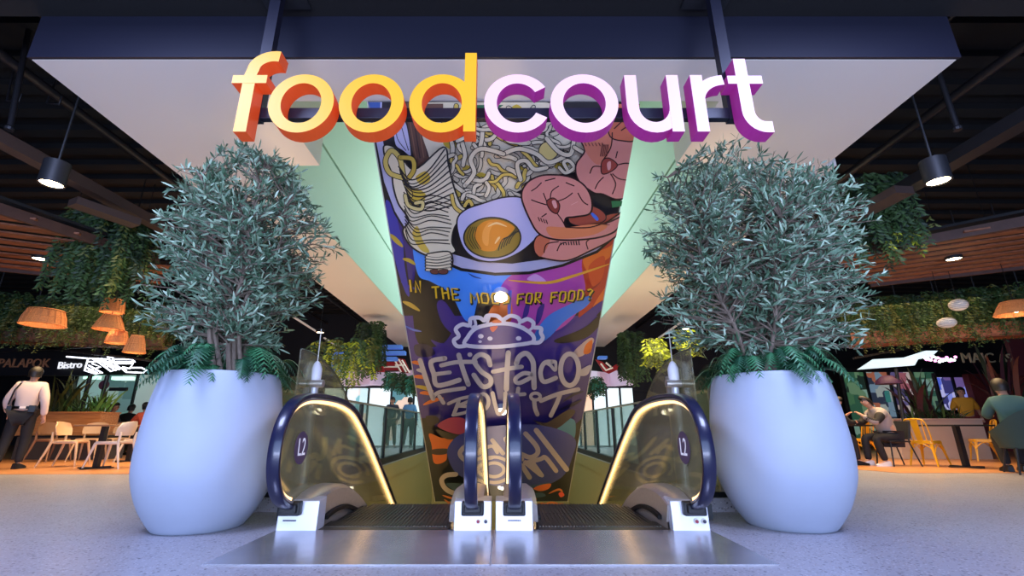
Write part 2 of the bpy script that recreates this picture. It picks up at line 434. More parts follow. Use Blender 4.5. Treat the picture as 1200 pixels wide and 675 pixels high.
def escalator(xa, xb, label, out_is_left):
    t = thing('escalator', label, 'escalator', ((xa + xb) / 2, 3.7, 0), 'pair of escalators going down')
    hand_top = hpath[3:]
    for x, s in ((xa, 1), (xb, -1)):                         # s: direction towards the steps
        mb = MB(); sweep(mb, hpath, x, rsec(0.09, 0.038)); obj('handrail', mb, m_rubber, t, True)
        ip = inner(hpath[6:], 0.052)
        mb = MB(); sweep(mb, ip, x, [(-0.013, -0.010), (0.013, -0.010), (0.013, 0.012), (-0.013, 0.012)])
        led = obj('light_strip', mb, m_led, t); led['label'] = 'glowing warm light strip under the handrail'
        mb = MB(); sweep(mb, inner(hpath[6:], 0.03), x, [(-0.03, -0.008), (0.03, -0.008), (0.03, 0.008), (-0.03, 0.008)])
        obj('handrail_guide', mb, m_steel, t)
        # glass balustrade
        g = inner(hpath[7:], 0.06)
        bot = [Vector((0, y, z)) for y, z in ((12, -3.96), (8, -1.65), (6.5, -0.79), (5.3, -0.13), (4.8, 0.11), (4.4, 0.23), (4.1, 0.27), (3.8, 0.24), (3.66, 0.2))]
        poly = [Vector((x - 0.006, p.y, p.z)) for p in g + bot]
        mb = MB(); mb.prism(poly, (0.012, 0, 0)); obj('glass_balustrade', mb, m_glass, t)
        # inner deck and skirt, raised apron at the newel
        mb = MB(); sec = [(-0.075 * s, -0.015), (0.0, 0.0), (0.12 * s, -0.005), (0.17 * s, -0.04), (0.178 * s, -0.16), (-0.075 * s, -0.16)]
        sweep(mb, dpath, x, sec); obj('deck', mb, m_steel, t, True)
        mb = MB()
        for a, b in zip(dpath[2:-1], dpath[3:]):
            mb.add([(x + 0.17 * s, a.y, a.z - 0.15), (x + 0.17 * s, b.y, b.z - 0.15), (x + 0.17 * s, b.y, b.z - 0.55), (x + 0.17 * s, a.y, min(0.0, a.z - 0.45)),
                    (x + 0.16 * s, a.y, a.z - 0.15), (x + 0.16 * s, b.y, b.z - 0.15), (x + 0.16 * s, b.y, b.z - 0.55), (x + 0.16 * s, a.y, min(0.0, a.z - 0.45))],
                   [(0, 1, 2, 3), (7, 6, 5, 4), (0, 4, 5, 1), (3, 2, 6, 7)])
        obj('skirt_panel', mb, m_steel, t)
        mb = MB(); bp = [Vector((0, p.y, p.z)) for p in dpath[5:]]
        sweep(mb, bp, x + 0.185 * s, [(-0.012, -0.17), (0.02, -0.17), (0.02, -0.20), (-0.012, -0.20)])
        obj('skirt_brush', mb, m_blackrub, t)
        # newel base box
        hw = 0.135
        bx0, bx1 = (x - hw, x + hw)
        if x == xa and out_is_left: bx0, bx1 = x - 0.09, x + 0.20
        if x == xb and not out_is_left: bx0, bx1 = x - 0.16, x + 0.105
        mb = MB(); mb.prism([(bx0, 3.64, 0), (bx0, 3.655, 0.20), (bx0, 3.80, 0.215), (bx0, 3.80, 0)], (bx1 - bx0, 0, 0))
        nb = obj('newel_base', mb, m_white_metal, t, bevel=0.006)
        mb = MB(); mb.box((x - 0.08, 3.60, 0.105), (x + 0.08, 3.67, 0.20)); mb.box((x - 0.062, 3.575, 0.125), (x + 0.062, 3.60, 0.185))
        o = obj('rubber_inlet', mb, m_blackrub, nb, bevel=0.01)
        sw = (x == xb)
        if sw:
            for k, c in ((0, (150, 40, 60)), (1, (40, 36, 60))):
                mb = MB(); cx = bx1 - 0.095 + k * 0.055; mb.tube([(cx, 3.632, 0.066), (cx, 3.652, 0.066)], 0.019, 14)
                obj('key_switch', mb, m_steel, nb)
                mb = MB(); mb.tube([(cx, 3.626, 0.066), (cx, 3.64, 0.066)], 0.012, 12)
                obj('switch_button', mb, mat('sw%d' % k, c, 0.4), nb)
        else:
            mb = MB()
            for k in range(8): mb.box((x - 0.045 + k * 0.012, 3.638, 0.066), (x - 0.036 + k * 0.012, 3.648, 0.075))
            obj('maker_plate', mb, mat('plate_print', (70, 70, 90), 0.5), nb)
    # steps
    z = -0.012; y = 3.98; k = 0
    drops = [0, 0, 0.04, 0.12, 0.19] + [0.23] * 13
    for k, dz in enumerate(drops):
        z -= dz; mb = MB()
        mb.box((xa + 0.185, y, z - 0.05), (xb - 0.185, y + 0.40, z))
        mb.box((xa + 0.185, y, z - 0.26), (xb - 0.185, y + 0.012, z - 0.05))
        for j in range(28):
            xx = xa + 0.2 + j * (xb - xa - 0.4) / 28; mb.box((xx, y + 0.005, z), (xx + 0.012, y + 0.39, z + 0.008))
        obj('step', mb, m_step, t)
        y += 0.405
    mb = MB(); mb.box((xa - 0.1 if out_is_left else xa - 0.125, 3.64, 0.001), (xb + 0.125 if out_is_left else xb + 0.1, 3.7, 0.006))
    mb = MB(); mb.box((xa + 0.18, 3.66, -0.03), (xb - 0.18, 3.98, 0.004))
    for j in range(40):
        xx = xa + 0.19 + j * (xb - xa - 0.38) / 40; mb.box((xx, 3.78, 0.004), (xx + 0.011, 3.97, 0.009))
    obj('comb_plate', mb, m_step, t)
    # landing plate
    pa, pb = (-1.62, -0.066) if out_is_left else (-0.058, 1.50)
    mb = MB(); mb.box((pa, 2.80, 0.001), (pb, 3.66, 0.006)); obj('landing_plate', mb, m_plate, t)
    # truss below the steps
    mb = MB(); mb.prism([(xa - 0.06, 3.72, -0.35), (xa - 0.06, 5.0, -0.5), (xa - 0.06, 12.3, -4.75), (xa - 0.06, 12.3, -5.15), (xa - 0.06, 5.0, -0.95), (xa - 0.06, 3.72, -0.8)], (xb - xa + 0.12, 0, 0))
    obj('truss', mb, m_dark, t)
    # L2 sticker on the outer glass
    xs, sg = (xa, 1) if out_is_left else (xb, -1)
    c = Vector((xs + sg * 0.011, 3.67, 0.565)); mb = MB()
    mb.tube([c, c + Vector((0.003 * sg, 0, 0))], 0.118, 32)
    st = obj('level_sticker', mb, m_sticker, t)
    Mt = Matrix.Translation(c + Vector((0.006 * sg, 0, 0))) @ Matrix(((0, 0, sg, 0), (sg, 0, 0, 0), (0, 1, 0, 0), (0, 0, 0, 1)))
    obj('level_text', text_mb('L2', 0.165, Mt @ Matrix.Diagonal((0.85, 1.1, 1, 1)), 0.002, 0.0), m_stw, st)
    return t
escalator(-1.53, -0.21, 'down escalator on the left with glass sides and dark blue handrails', True)
escalator(0.09, 1.39, 'down escalator on the right with glass sides and dark blue handrails', False)

# glass guard rails round the well
m_chan = mat('guard_channel', (40, 42, 44), 0.4, 0.6)
def guard(name, label, x, y0, y1, n):
    t = thing(name, label, 'railing', (x, y0, 0))
    mb = MB(); mb.box((x - 0.04, y0, 0), (x + 0.04, y1, 0.12)); obj('base_channel', mb, m_chan, t)
    mb = MB(); mb.box((x - 0.02, y0, 1.08), (x + 0.02, y1, 1.11)); obj('top_rail', mb, m_steel, t)
    d = (y1 - y0) / n
    for k in range(n):
        mb = MB(); mb.box((x - 0.007, y0 + k * d + 0.02, 0.10), (x + 0.007, y0 + (k + 1) * d - 0.02, 1.08)); obj('glass_panel', mb, m_guard, t)
        mb = MB(); mb.box((x - 0.03, y0 + k * d - 0.03, 0.12), (x + 0.03, y0 + k * d + 0.03, 1.08)); obj('post', mb, m_duct, t)
    return t
guard('glass_railing', 'long glass railing along the left edge of the escalator well', WL - 0.05, 4.6, 16.5, 7)
guard('glass_railing', 'long glass railing along the right edge of the escalator well', WR + 0.05, 4.6, 16.5, 7)
def guard_x(label, x0, x1):
    t = thing('glass_screen', label, 'glass screen', ((x0 + x1) / 2, 4.47, 0.115), 'glass screens beside the newels')
    mb = MB(); mb.box((x0, 4.44, 0.115), (x1, 4.50, 0.16)); obj('base_channel', mb, m_chan, t)
    n = 3; d = (x1 - x0) / n
    for k in range(n):
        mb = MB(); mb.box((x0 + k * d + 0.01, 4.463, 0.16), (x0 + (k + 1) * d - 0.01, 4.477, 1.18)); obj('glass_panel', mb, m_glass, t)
        mb = MB(); mb.box((x0 + k * d - 0.02, 4.45, 0.16), (x0 + k * d + 0.02, 4.49, 1.18)); obj('post', mb, m_steel, t)
guard_x('glass screen on a low terrazzo kerb between left planter and escalator', -2.85, EL - 0.14)
guard_x('glass screen on a low terrazzo kerb between right planter and escalator', ER + 0.14, 2.75)

m_edge = mat('glass_edge', (40, 52, 50), 0.4)
for X_, us, lab in ((-1.78, (352, 364, 380, 396, 406, 410), 'left'), (1.66, (808, 796, 780, 766, 757, 753), 'right')):
    P = [on_x(u, v, X_) for u, v in zip(us, (409, 413, 424, 444, 466, 482))]; t = thing('curved_glass_screen', 'glass screen with a rounded corner standing outside the %s handrail' % lab, 'glass screen', (X_, P[0].y, 0))
    P = [Vector((X_, p.y, p.z)) for p in cat(P, 5)]
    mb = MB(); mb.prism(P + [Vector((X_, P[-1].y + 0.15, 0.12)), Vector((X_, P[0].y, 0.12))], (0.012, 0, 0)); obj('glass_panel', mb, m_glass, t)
    mb = MB(); mb.tube([p + Vector((0.006, 0, 0)) for p in P], 0.008, 6); obj('edge_strip', mb, m_edge, t)
    mb = MB(); mb.box((X_ - 0.02, P[0].y, 0.0), (X_ + 0.03, P[-1].y + 0.15, 0.12)); obj('base_channel', mb, m_chan, t)
# slim white posts with a cross bar by the outer handrails
for u, lab in ((361, 'slim white post with short cross bar behind the left handrail'), (798, 'slim white post with short cross bar behind the right handrail')):
    p = on_y(u, 520, 4.36); p.z = -0.0
    t = thing('sensor_post', lab, 'post', (p.x, 4.36, 0.0))
    mb = MB(); mb.tube([(p.x, 4.36, 0.0), (p.x, 4.36, 1.12)], 0.035, 14); obj('pole', mb, m_white_metal, t, True)
    mb = MB(); mb.lathe([(0.045, 1.12), (0.05, 1.16), (0.05, 1.24), (0.03, 1.29), (0.012, 1.31)], (p.x, 4.36, 0), 16); obj('cap', mb, mat('white_plastic', (235, 235, 240), 0.4), t, True)
    mb = MB(); mb.tube([(p.x, 4.36, 1.3), (p.x, 4.36, 1.62)], 0.006, 6); obj('antenna', mb, m_steel, t)
    mb = MB(); s = 1 if u > 600 else -1
    mb.tube([(p.x - 0.09 * s, 4.33, 1.10), (p.x + 0.12 * s, 4.33, 1.10)], 0.036, 12); obj('cross_bar', mb, m_steel, t, True)

# ================================================================== SIGN "foodcourt"
SGY = 2.90
m_yel = mat('sign_yellow_face', (90, 66, 14), 0.5, emit=0.95, ec=(255, 202, 44))
m_org = mat('sign_orange_side', (215, 84, 34), 0.5, emit=0.22, ec=(235, 84, 24))
m_pnk = mat('sign_pink_face', (110, 80, 110), 0.5, emit=0.95, ec=(255, 226, 255))
m_mag = mat('sign_magenta_side', (150, 40, 130), 0.5, emit=0.30, ec=(160, 40, 135))
sign = thing('food_court_sign', 'illuminated lettering reading foodcourt in yellow and pink hung on a dark bar', 'sign', (0, SGY, 2.8))
ZB, XH, SW = 2.80, 3.305, 0.094
def ring_pts(cx, cz, rx, rz, a0, a1, n): return [(cx + rx * math.cos(a0 + (a1 - a0) * i / n), cz + rz * math.sin(a0 + (a1 - a0) * i / n)) for i in range(n + 1)]
def strip(mb, outer, inner_, closed=False, e=0.0):
    n = len(outer); Dp = 0.125
    vs = [Vector((p[0], SGY - e, p[1])) for p in outer] + [Vector((p[0], SGY - e, p[1])) for p in inner_]
    vs += [p + Vector((0, Dp + 2 * e, 0)) for p in vs[:2 * n]]
    rng = n if closed else n - 1
    f0 = []; f1 = []
    for i in range(rng):
        j = (i + 1) % n
        f0.append((i, j, n + j, n + i)); f1.append((2 * n + i, 3 * n + i, 3 * n + j, 2 * n + j))
        f1.append((i, 2 * n + i, 2 * n + j, j)); f1.append((n + i, n + j, 3 * n + j, 3 * n + i))
    if not closed: f1.append((0, n, 3 * n, 2 * n)); f1.append((n - 1, 3 * n - 1, 4 * n - 1, 2 * n - 1))
    mb.cur = 0; o = len(mb.v); mb.v += vs
    for f in f0: mb.f.append([k + o for k in f]); mb.m.append(0)
    for f in f1: mb.f.append([k + o for k in f]); mb.m.append(1)
def path_strip(mb, pts, w=SW, e=0.0):
    P = [Vector((a, b, 0)) for a, b in pts]; L = []; Rr = []
    for i, p in enumerate(P):
        d = (P[min(i + 1, len(P) - 1)] - P[max(i - 1, 0)]).normalized(); n = Vector((-d.y, d.x, 0))
        L.append((p + n * w / 2)[:2]); Rr.append((p - n * w / 2)[:2])
    strip(mb, L, Rr, False, e)
def letter(name, builder, mats, label):
    mb = MB(); builder(mb); o = obj(name, mb, mats, sign); return o
def o_l(cx, rx):
    def f(mb):
        cz = (ZB + XH) / 2; rz = (XH - ZB) / 2 + 0.008
        strip(mb, ring_pts(cx, cz, rx, rz, 0, 2 * PI, 48)[:-1], ring_pts(cx, cz, rx - SW, rz - 0.082, 0, 2 * PI, 48)[:-1], True)
    return f
def f_l(mb):
    x = -1.935
    pts = [(x, ZB)] + [(x, 3.30)] + [(x + 0.015 + 0.155 * (1 - math.cos(t)), 3.36 + 0.125 * math.sin(t)) for t in [PI * 0.5 * i / 8 for i in range(9)]] + [(x + 0.205, 3.482)]
    path_strip(mb, pts, 0.096)
    path_strip(mb, [(x - 0.13, 3.268), (x + 0.135, 3.268)], 0.074, 0.0015)
def d_l(mb):
    o_l(-0.452, 0.245)(mb); path_strip(mb, [(-0.24, ZB), (-0.24, 3.515)], 0.09, 0.0015)
def c_l(mb):
    cz = (ZB + XH) / 2; rz = (XH - ZB) / 2 + 0.008
    a0, a1 = R(33), R(360 - 30)
    strip(mb, ring_pts(0.12, cz, 0.252, rz, a0, a1, 40), ring_pts(0.12, cz, 0.252 - SW, rz - 0.084, a0, a1, 40))
def u_l(mb):
    xa, xb, r = 0.985, 1.305, 0.16
    path_strip(mb, [(xa, XH), (xa, ZB + 0.22)] + [(xa + r - r * math.cos(t), ZB + 0.215 - 0.178 * math.sin(t)) for t in [PI * i / 14 for i in range(1, 15)]] , 0.09)
    path_strip(mb, [(xb, XH), (xb, ZB)], 0.09, 0.0015)
def r_l(mb):
    x = 1.49
    path_strip(mb, [(x, XH), (x, ZB)], 0.092, 0.0015)
    path_strip(mb, [(x, 3.07)] + [(x + 0.205 * (1 - math.cos(t)) , 3.07 + 0.19 * math.sin(t)) for t in [PI * 0.5 * i / 8 for i in range(1, 8)]] + [(x + 0.205, 3.262)], 0.088)
def t_l(mb):
    x = 1.845
    path_strip(mb, [(x, 3.46), (x, 2.98)] + [(x + 0.12 * (1 - math.cos(t)), 2.98 - 0.138 * math.sin(t)) for t in [PI * 0.5 * i / 8 for i in range(1, 9)]] + [(x + 0.165, 2.842)], 0.094)
    path_strip(mb, [(x - 0.115, 3.262), (x + 0.15, 3.262)], 0.074, 0.0015)
YM, PM = [m_yel, m_org], [m_pnk, m_mag]
for nm, b, ms in (('letter_f', f_l, YM), ('letter_o', o_l(-1.512, 0.246), YM), ('letter_o', o_l(-0.982, 0.244), YM), ('letter_d', d_l, YM),
                  ('letter_c', c_l, PM), ('letter_o', o_l(0.622, 0.255), PM), ('letter_u', u_l, PM), ('letter_r', r_l, PM), ('letter_t', t_l, PM)):
    letter(nm, b, ms, '')
mb = MB(); mb.box((-1.93, 3.035, 3.02), (1.84, 3.09, 3.115)); obj('support_bar', mb, m_navy, sign, bevel=0.004)
for x in (-1.93, 1.82):
    mb = MB(); mb.box((x - 0.045, 3.03, 3.01), (x + 0.045, 3.10, SZ + 0.47)); obj('hanger_post', mb, m_navy, sign)
    mb = MB(); mb.box((x - 0.2, 2.9, SZ + 0.44), (x + 0.2, 3.25, SZ + 0.47)); obj('ceiling_flange', mb, m_dark, sign)

# ================================================================== OVERHEAD ESCALATOR CLAD WITH A MURAL
up = thing('overhead_escalator', 'painted underside of the escalator that slopes down overhead between the mint walls', 'escalator underside', (0, M_Y, M_Z))
TL, TR, BL, BR = on_m(431, 119), on_m(748, 119), on_m(510, 588), on_m(665, 588)
xl = (TL.x + BL.x) / 2; xr = (TR.x + BR.x) / 2
nrm = Vector((0, -math.sin(R(35)), -math.cos(R(35))))
slope = Vector((0, math.cos(R(35)), -math.sin(R(35))))
P0 = Vector((0, M_Y, M_Z)); Ltot = (BL - Vector((BL.x, M_Y, M_Z))).length
mb = MB()
a = [Vector((TL.x, M_Y, M_Z)), Vector((TR.x, M_Y, M_Z)), BR, BL]
mb.add([p - nrm * 0.02 for p in a] + [p - nrm * 1.1 for p in a], [(0, 1, 2, 3), (7, 6, 5, 4), (0, 4, 5, 1), (1, 5, 6, 2), (2, 6, 7, 3), (3, 7, 4, 0)])
obj('truss_casing', mb, mat('truss_cream', (190, 186, 176), 0.7), up)

MC = {}; mur = MB(); mur_m = []
def mc(c):
    if c not in MC:
        MC[c] = len(mur_m); mur_m.append(mat('mural_%d_%d_%d' % c, c, 0.42))
    return MC[c]
layer = [0]
XLm, XRm = TL.x, TR.x
def put(pts, c, lift=1):
    layer[0] += lift
    P = []
    for u, v in pts:
        q = on_m(u, v)
        P.append(q + nrm * (0.00022 * layer[0]))
    mur.cur = mc(c); mur.flat(P)
def clampx(u, v):                         # keep the artwork on the panel
    v = min(max(v, 119.3), 587.5); t = (v - 119) / 469.0
    # panel edges in the same frame
    l = 588 + (XLm) / (on_m(588, v) - Vector((0, 0, CAM_Z))).dot(Vector((0, cp, sp))) * F_PX
    bl_ = XLm + (BL.x - XLm) * ((on_m(588, v).y - M_Y) / (BL.y - M_Y)); br_ = XRm + (BR.x - XRm) * ((on_m(588, v).y - M_Y) / (BR.y - M_Y))
    dd = (on_m(588, v) - Vector((0, 0, CAM_Z))).dot(Vector((0, cp, sp)))
    l = CX + bl_ / dd * F_PX; r_ = CX + br_ / dd * F_PX
    return (min(max(u, l + 0.2), r_ - 0.2), v)
def dedupe(pts):
    out = []
    for p in pts:
        if not out or abs(p[0] - out[-1][0]) + abs(p[1] - out[-1][1]) > 0.05: out.append(p)
    if len(out) > 1 and abs(out[0][0] - out[-1][0]) + abs(out[0][1] - out[-1][1]) < 0.05: out.pop()
    return out
def blob(pts, c, smooth=True, outline=None, ow=1.2):
    P = [(p[0], p[1]) for p in (cat([(a, b, 0) for a, b in pts], 6, True) if smooth else [Vector((a, b, 0)) for a, b in pts])]
    P = dedupe([clampx(*p) for p in P])
    if len(P) > 2: put(P, c)
    if outline: stroke(pts + [pts[0]], ow, outline, closed=smooth)
def stroke(pts, wd, c, smooth=True, closed=False, taper=False):
    if closed and smooth: Q = cat([(a, b, 0) for a, b in pts[:-1]], 6, True); Q.append(Q[0])
    else: Q = cat([(a, b, 0) for a, b in pts], 6) if smooth and len(pts) > 2 else [Vector((a, b, 0)) for a, b in pts]
    layer[0] += 1; n = len(Q); vs = []; fs = []
    for i, p in enumerate(Q):
        d = (Q[min(i + 1, n - 1)] - Q[max(i - 1, 0)])
        d = d.normalized() if d.length > 1e-6 else Vector((1, 0, 0)); nn = Vector((-d.y, d.x, 0))
        ww = wd / 2 * (math.sin(PI * (0.08 + 0.84 * i / max(1, n - 1))) if taper else 1)
        for s in (1, -1):
            q = p + nn * ww * s; vs.append(on_m(*clampx(q.x, q.y)) + nrm * (0.00022 * layer[0]))
    for i in range(n - 1): fs.append((2 * i, 2 * i + 1, 2 * i + 3, 2 * i + 2))
    if wd > 2.2 and not taper and not closed:           # round ends
        for e, i in ((0, 0), (1, n - 1)):
            o = len(vs); K = 8
            for k in range(K):
                t = 2 * PI * k / K; vs.append(on_m(*clampx(Q[i].x + math.cos(t) * wd / 2, Q[i].y + math.sin(t) * wd / 2)) + nrm * (0.00022 * layer[0]))
            fs.append(tuple(range(o, o + K)))
    mur.cur = mc(c); mur.add(vs, fs)
BK = (34, 30, 30); WH = (206, 200, 214); NC = (212, 198, 168); YE = (190, 160, 50); PU = (66, 46, 122); LB = (72, 140, 232); MG = (178, 70, 156)
OR = (222, 108, 38); RD = (184, 56, 34); BG = (186, 172, 166); DB = (58, 56, 150); NB = (64, 70, 140)
put([clampx(400, 119), clampx(900, 119)] + [clampx(900, 119 + k * 469 / 10) for k in range(1, 11)] + [clampx(300, 119 + k * 469 / 10) for k in range(10, 0, -1)], BK)
# ---- background rays
blob([(470, 370), (720, 370), (700, 480), (675, 490), (480, 490)], PU, False)
blob([(478, 440), (700, 440), (690, 490), (660, 510), (510, 500)], (60, 46, 112), False)
blob([(452, 235), (470, 262), (474, 310), (480, 345), (474, 340), (462, 300)], DB)
blob([(466, 258), (484, 292), (486, 325), (480, 332), (474, 290)], (58, 42, 110))
blob([(484, 286), (500, 296), (540, 314), (600, 322), (640, 318), (620, 345), (590, 360), (570, 352), (557, 372), (545, 375), (528, 345), (505, 330), (490, 322)], LB)
blob([(600, 322), (650, 313), (686, 300), (692, 330), (672, 372), (640, 392), (598, 392), (584, 350)], MG)
blob([(684, 300), (728, 277), (735, 300), (716, 350), (700, 364), (678, 372), (686, 340)], RD)
blob([(684, 302), (712, 290), (730, 277), (728, 290), (700, 312), (690, 320)], OR)
blob([(690, 312), (708, 300), (706, 325), (694, 335)], (206, 76, 34)); blob([(700, 350), (716, 330), (710, 356), (690, 372)], OR)
blob([(618, 326), (628, 321), (640, 330), (622, 329)], (205, 150, 200))
blob([(484, 338), (505, 338), (532, 372), (520, 402), (492, 404), (484, 372)], BK)
blob([(512, 356), (522, 354), (542, 388), (532, 392), (518, 378)], PU)
blob([(560, 352), (566, 346), (576, 352), (568, 378), (556, 376)], BK); blob([(572, 368), (584, 352), (598, 352), (600, 372), (590, 384), (576, 384)], OR)
blob([(596, 340), (600, 340), (598, 372), (594, 372)], (80, 90, 190), False)
blob([(585, 356), (594, 356), (594, 384), (588, 384)], (224, 120, 60))
blob([(616, 356), (621, 352), (619, 368), (612, 374)], PU); blob([(630, 362), (638, 356), (634, 374), (628, 380)], PU)
blob([(640, 372), (668, 356), (692, 346), (688, 358), (662, 376), (640, 398), (624, 398)], (60, 120, 205))
blob([(640, 398), (668, 380), (706, 352), (702, 366), (672, 392), (650, 404)], PU)
blob([(650, 398), (684, 384), (706, 366), (703, 380), (686, 396), (660, 402)], BK)
blob([(486, 404), (502, 404), (510, 414), (500, 418), (488, 416)], (46, 36, 60)); blob([(505, 398), (520, 402), (540, 395), (545, 404), (520, 410)], PU)
stroke([(457, 274), (464, 281), (472, 289)], 5.5, YE, taper=True); stroke([(472, 303), (480, 305), (487, 310)], 4.5, YE, taper=True)
stroke([(472, 353), (481, 357), (492, 364)], 5, (200, 160, 60), taper=True); stroke([(470, 330), (480, 336), (492, 339)], 3, DB, taper=True)
stroke([(474, 381), (484, 386), (494, 388)], 2.5, (90, 110, 190), taper=True)
stroke([(596, 328), (640, 331), (672, 323), (714, 309)], 3.6, (226, 160, 50), taper=True)
stroke([(549, 320), (556, 324), (564, 326)], 1.5, (30, 50, 110), taper=True)
stroke([(680, 342), (694, 338), (704, 330)], 2, (150, 40, 40), taper=True)
# side rays beside the wording
for a, b_, c in (((482, 424), (494, 427), OR), ((484, 441), (500, 443), OR), ((486, 452), (508, 458), YE), ((496, 474), (520, 466), OR), ((488, 433), (497, 436), BG), ((492, 460), (506, 462), OR)):
    stroke([a, ((a[0] + b_[0]) / 2, (a[1] + b_[1]) / 2 - 1), b_], 4.5, c, taper=True)
blob([(672, 412), (690, 396), (696, 399), (686, 414), (676, 418)], (200, 168, 150)); blob([(686, 404), (694, 398), (692, 412), (684, 414)], OR)
blob([(676, 436), (692, 427), (689, 438), (680, 440)], BG)
stroke([(660, 470), (672, 462), (684, 458)], 3, (44, 36, 60), taper=True); stroke([(655, 480), (670, 474), (682, 468)], 4, (44, 36, 60), taper=True)
# ---- bowl
ell = lambda cx, cy, rx, ry, a0, a1, n: [(cx + rx * math.cos(R(a0 + (a1 - a0) * i / n)), cy + ry * math.sin(R(a0 + (a1 - a0) * i / n))) for i in range(n + 1)]
outer = [(432, 119), (439, 160), (449, 214), (462, 250), (480, 280), (505, 302), (540, 317), (580, 322.5), (620, 321), (660, 312), (700, 296), (728, 279), (760, 255), (760, 119)]
blob(outer, (22, 20, 24), False)
rim = [(432, 119), (440, 160), (450.5, 213), (463, 247), (481, 277), (506, 299), (541, 313.5), (580, 319), (620, 317.5), (659, 309), (699, 293), (728, 275.5), (760, 250), (760, 119)]
blob(rim, (176, 172, 200), False)
blob([(449, 119), (449, 155), (457, 200), (470, 238), (490, 268), (512, 288), (530, 297), (560, 306), (600, 308.5), (640, 303), (680, 290), (706, 275), (728, 260), (760, 230), (760, 119)], (34, 30, 32), False)
blob([(448, 119), (446, 150), (450, 170), (460, 175), (452, 119)], (40, 34, 40), False)
blob([(432, 119.5), (446, 119.5), (446, 127), (434, 127)], (56, 84, 150), False)
# fish cake and chopsticks
blob([(462, 142), (474, 140), (480, 160), (482, 182), (472, 176), (463, 168)], (186, 180, 206), outline=BK)
stroke([(464, 145), (466, 162), (476, 176)], 0.9, BK); stroke([(470, 145), (474, 160), (479, 176)], 0.9, BK)
blob([(473, 119.5), (512, 119.5), (517, 176), (488, 196), (480, 160)], (92, 60, 48), False, BK, 1.6)
for k in range(7): stroke([(478 + k * 5, 121), (482 + k * 4.8, 150), (488 + k * 4.4, 186 - k)], 1.2, (44, 30, 28) if k % 2 else (124, 88, 66))
# ---- noodles on the right of the bowl
rnd = random.Random(5)
blob([(500, 119.5), (640, 119.5), (680, 150), (692, 180), (676, 200), (640, 206), (610, 222), (585, 232), (545, 240), (520, 235), (505, 190)], NC)
for k in range(9):
    x = rnd.uniform(525, 665); y = rnd.uniform(125, 215); s = rnd.uniform(5, 10)
    blob([(x - s, y), (x, y - s * 0.7), (x + s, y), (x, y + s * 0.8)], YE)
def noodle(pts, w_, c=NC, o=BK, oc=1.9): stroke(pts, w_ + oc, o); stroke(pts, w_, c)
def inside(x, y):
    return 121 < y < 236 and x > 505 + (y - 120) * 0.06 and x < 640 + (y - 120) * 0.9 - max(0, y - 165) * 1.9
for k in range(95):
    for tr in range(20):
        x = rnd.uniform(508, 690); y = rnd.uniform(122, 232)
        if inside(x, y): break
    else: continue
    a_ = rnd.uniform(-0.6, 0.6) + (PI / 2 if rnd.random() < 0.3 else 0); pts = [(x, y)]
    for q in range(rnd.randint(3, 6)):
        a_ += rnd.uniform(-0.85, 0.85); x += 7.5 * math.cos(a_); y += 5.5 * math.sin(a_)
        if not inside(x, y): break
        pts.append((x, y))
    if len(pts) > 2: noodle(pts, rnd.uniform(3.0, 4.6), NC if rnd.random() < 0.82 else (205, 176, 80))
blob([(632, 170), (640, 164), (652, 170), (652, 180), (642, 186), (632, 180)], (208, 186, 110), outline=BK)
noodle([(590, 178), (608, 172), (628, 178), (642, 188), (660, 182)], 4.6); noodle([(640, 160), (655, 176), (668, 178), (672, 160)], 4.6)
noodle([(545, 215), (556, 200), (552, 184), (564, 172), (590, 178)], 4.6); noodle([(610, 208), (606, 190), (616, 186), (626, 196), (640, 194)], 4.4)
noodle([(664, 196), (660, 188), (666, 186), (672, 194), (662, 200), (655, 194)], 3.6)
noodle([(672, 170), (682, 176), (690, 180)], 4)
blob([(552, 121), (590, 121), (580, 128), (560, 128)], (40, 96, 62), False); blob([(500, 119.5), (520, 119.5), (520, 126), (500, 126)], (96, 66, 52), False)
# ---- noodles lifted on the left
blob([(452, 180), (452, 168), (466, 172), (486, 196), (520, 170), (526, 190), (532, 215), (540, 236), (548, 246), (534, 262), (530, 280), (534, 292), (516, 297), (500, 296), (482, 285), (473, 268), (480, 255), (468, 236), (462, 216), (460, 200)], NC, outline=BK, ow=2)
blob([(476, 232), (486, 218), (500, 226), (490, 240)], YE); blob([(488, 205), (500, 198), (505, 208), (495, 214)], YE); blob([(484, 272), (490, 262), (496, 278), (504, 292), (494, 290)], (200, 170, 70))
noodle([(474, 206), (458, 200), (453, 186), (460, 174), (470, 184), (474, 204), (482, 226)], 5, (200, 176, 90))
noodle([(470, 182), (484, 184), (486, 196), (480, 206)], 4.6, (190, 160, 60))
for k in range(11):
    t = k / 10
    stroke([(468 + 1.2 * k, 192 + 4.0 * k), (482 + 6 * t, 208 + 3.2 * k + 2 * math.sin(k)), (502 + 3 * t, 198 + 4.6 * k), (522 + 1.3 * k, 172 + 6.4 * k)], 1.25 if k % 2 else 1.7, BK)
for k in range(12):
    t = k / 11
    stroke([(474 + 2 * t, 222 + 4 * k), (486 + 3 * math.sin(k), 234 + 4.4 * k), (506, 226 + 5 * k + 2 * math.sin(k * 2)), (528 + 2 * math.cos(k), 232 + 4.6 * k)], 1.25, BK)
for k in range(0):
    stroke([(500 + 2 * k, 200 + 4 * k), (514 + k, 190 + 7 * k), (528 + k, 204 + 5 * k), (534, 196 + 8 * k)], 1.1, BK)
noodle([(476, 226), (480, 238), (494, 242), (496, 234), (488, 235)], 3.6, (206, 186, 120)); noodle([(530, 226), (534, 240), (548, 248), (554, 240), (550, 232), (545, 238)], 3.6, (200, 170, 80))
blob([(501, 294), (528, 292), (528, 312), (502, 312)], NC, False, BK, 1.6)
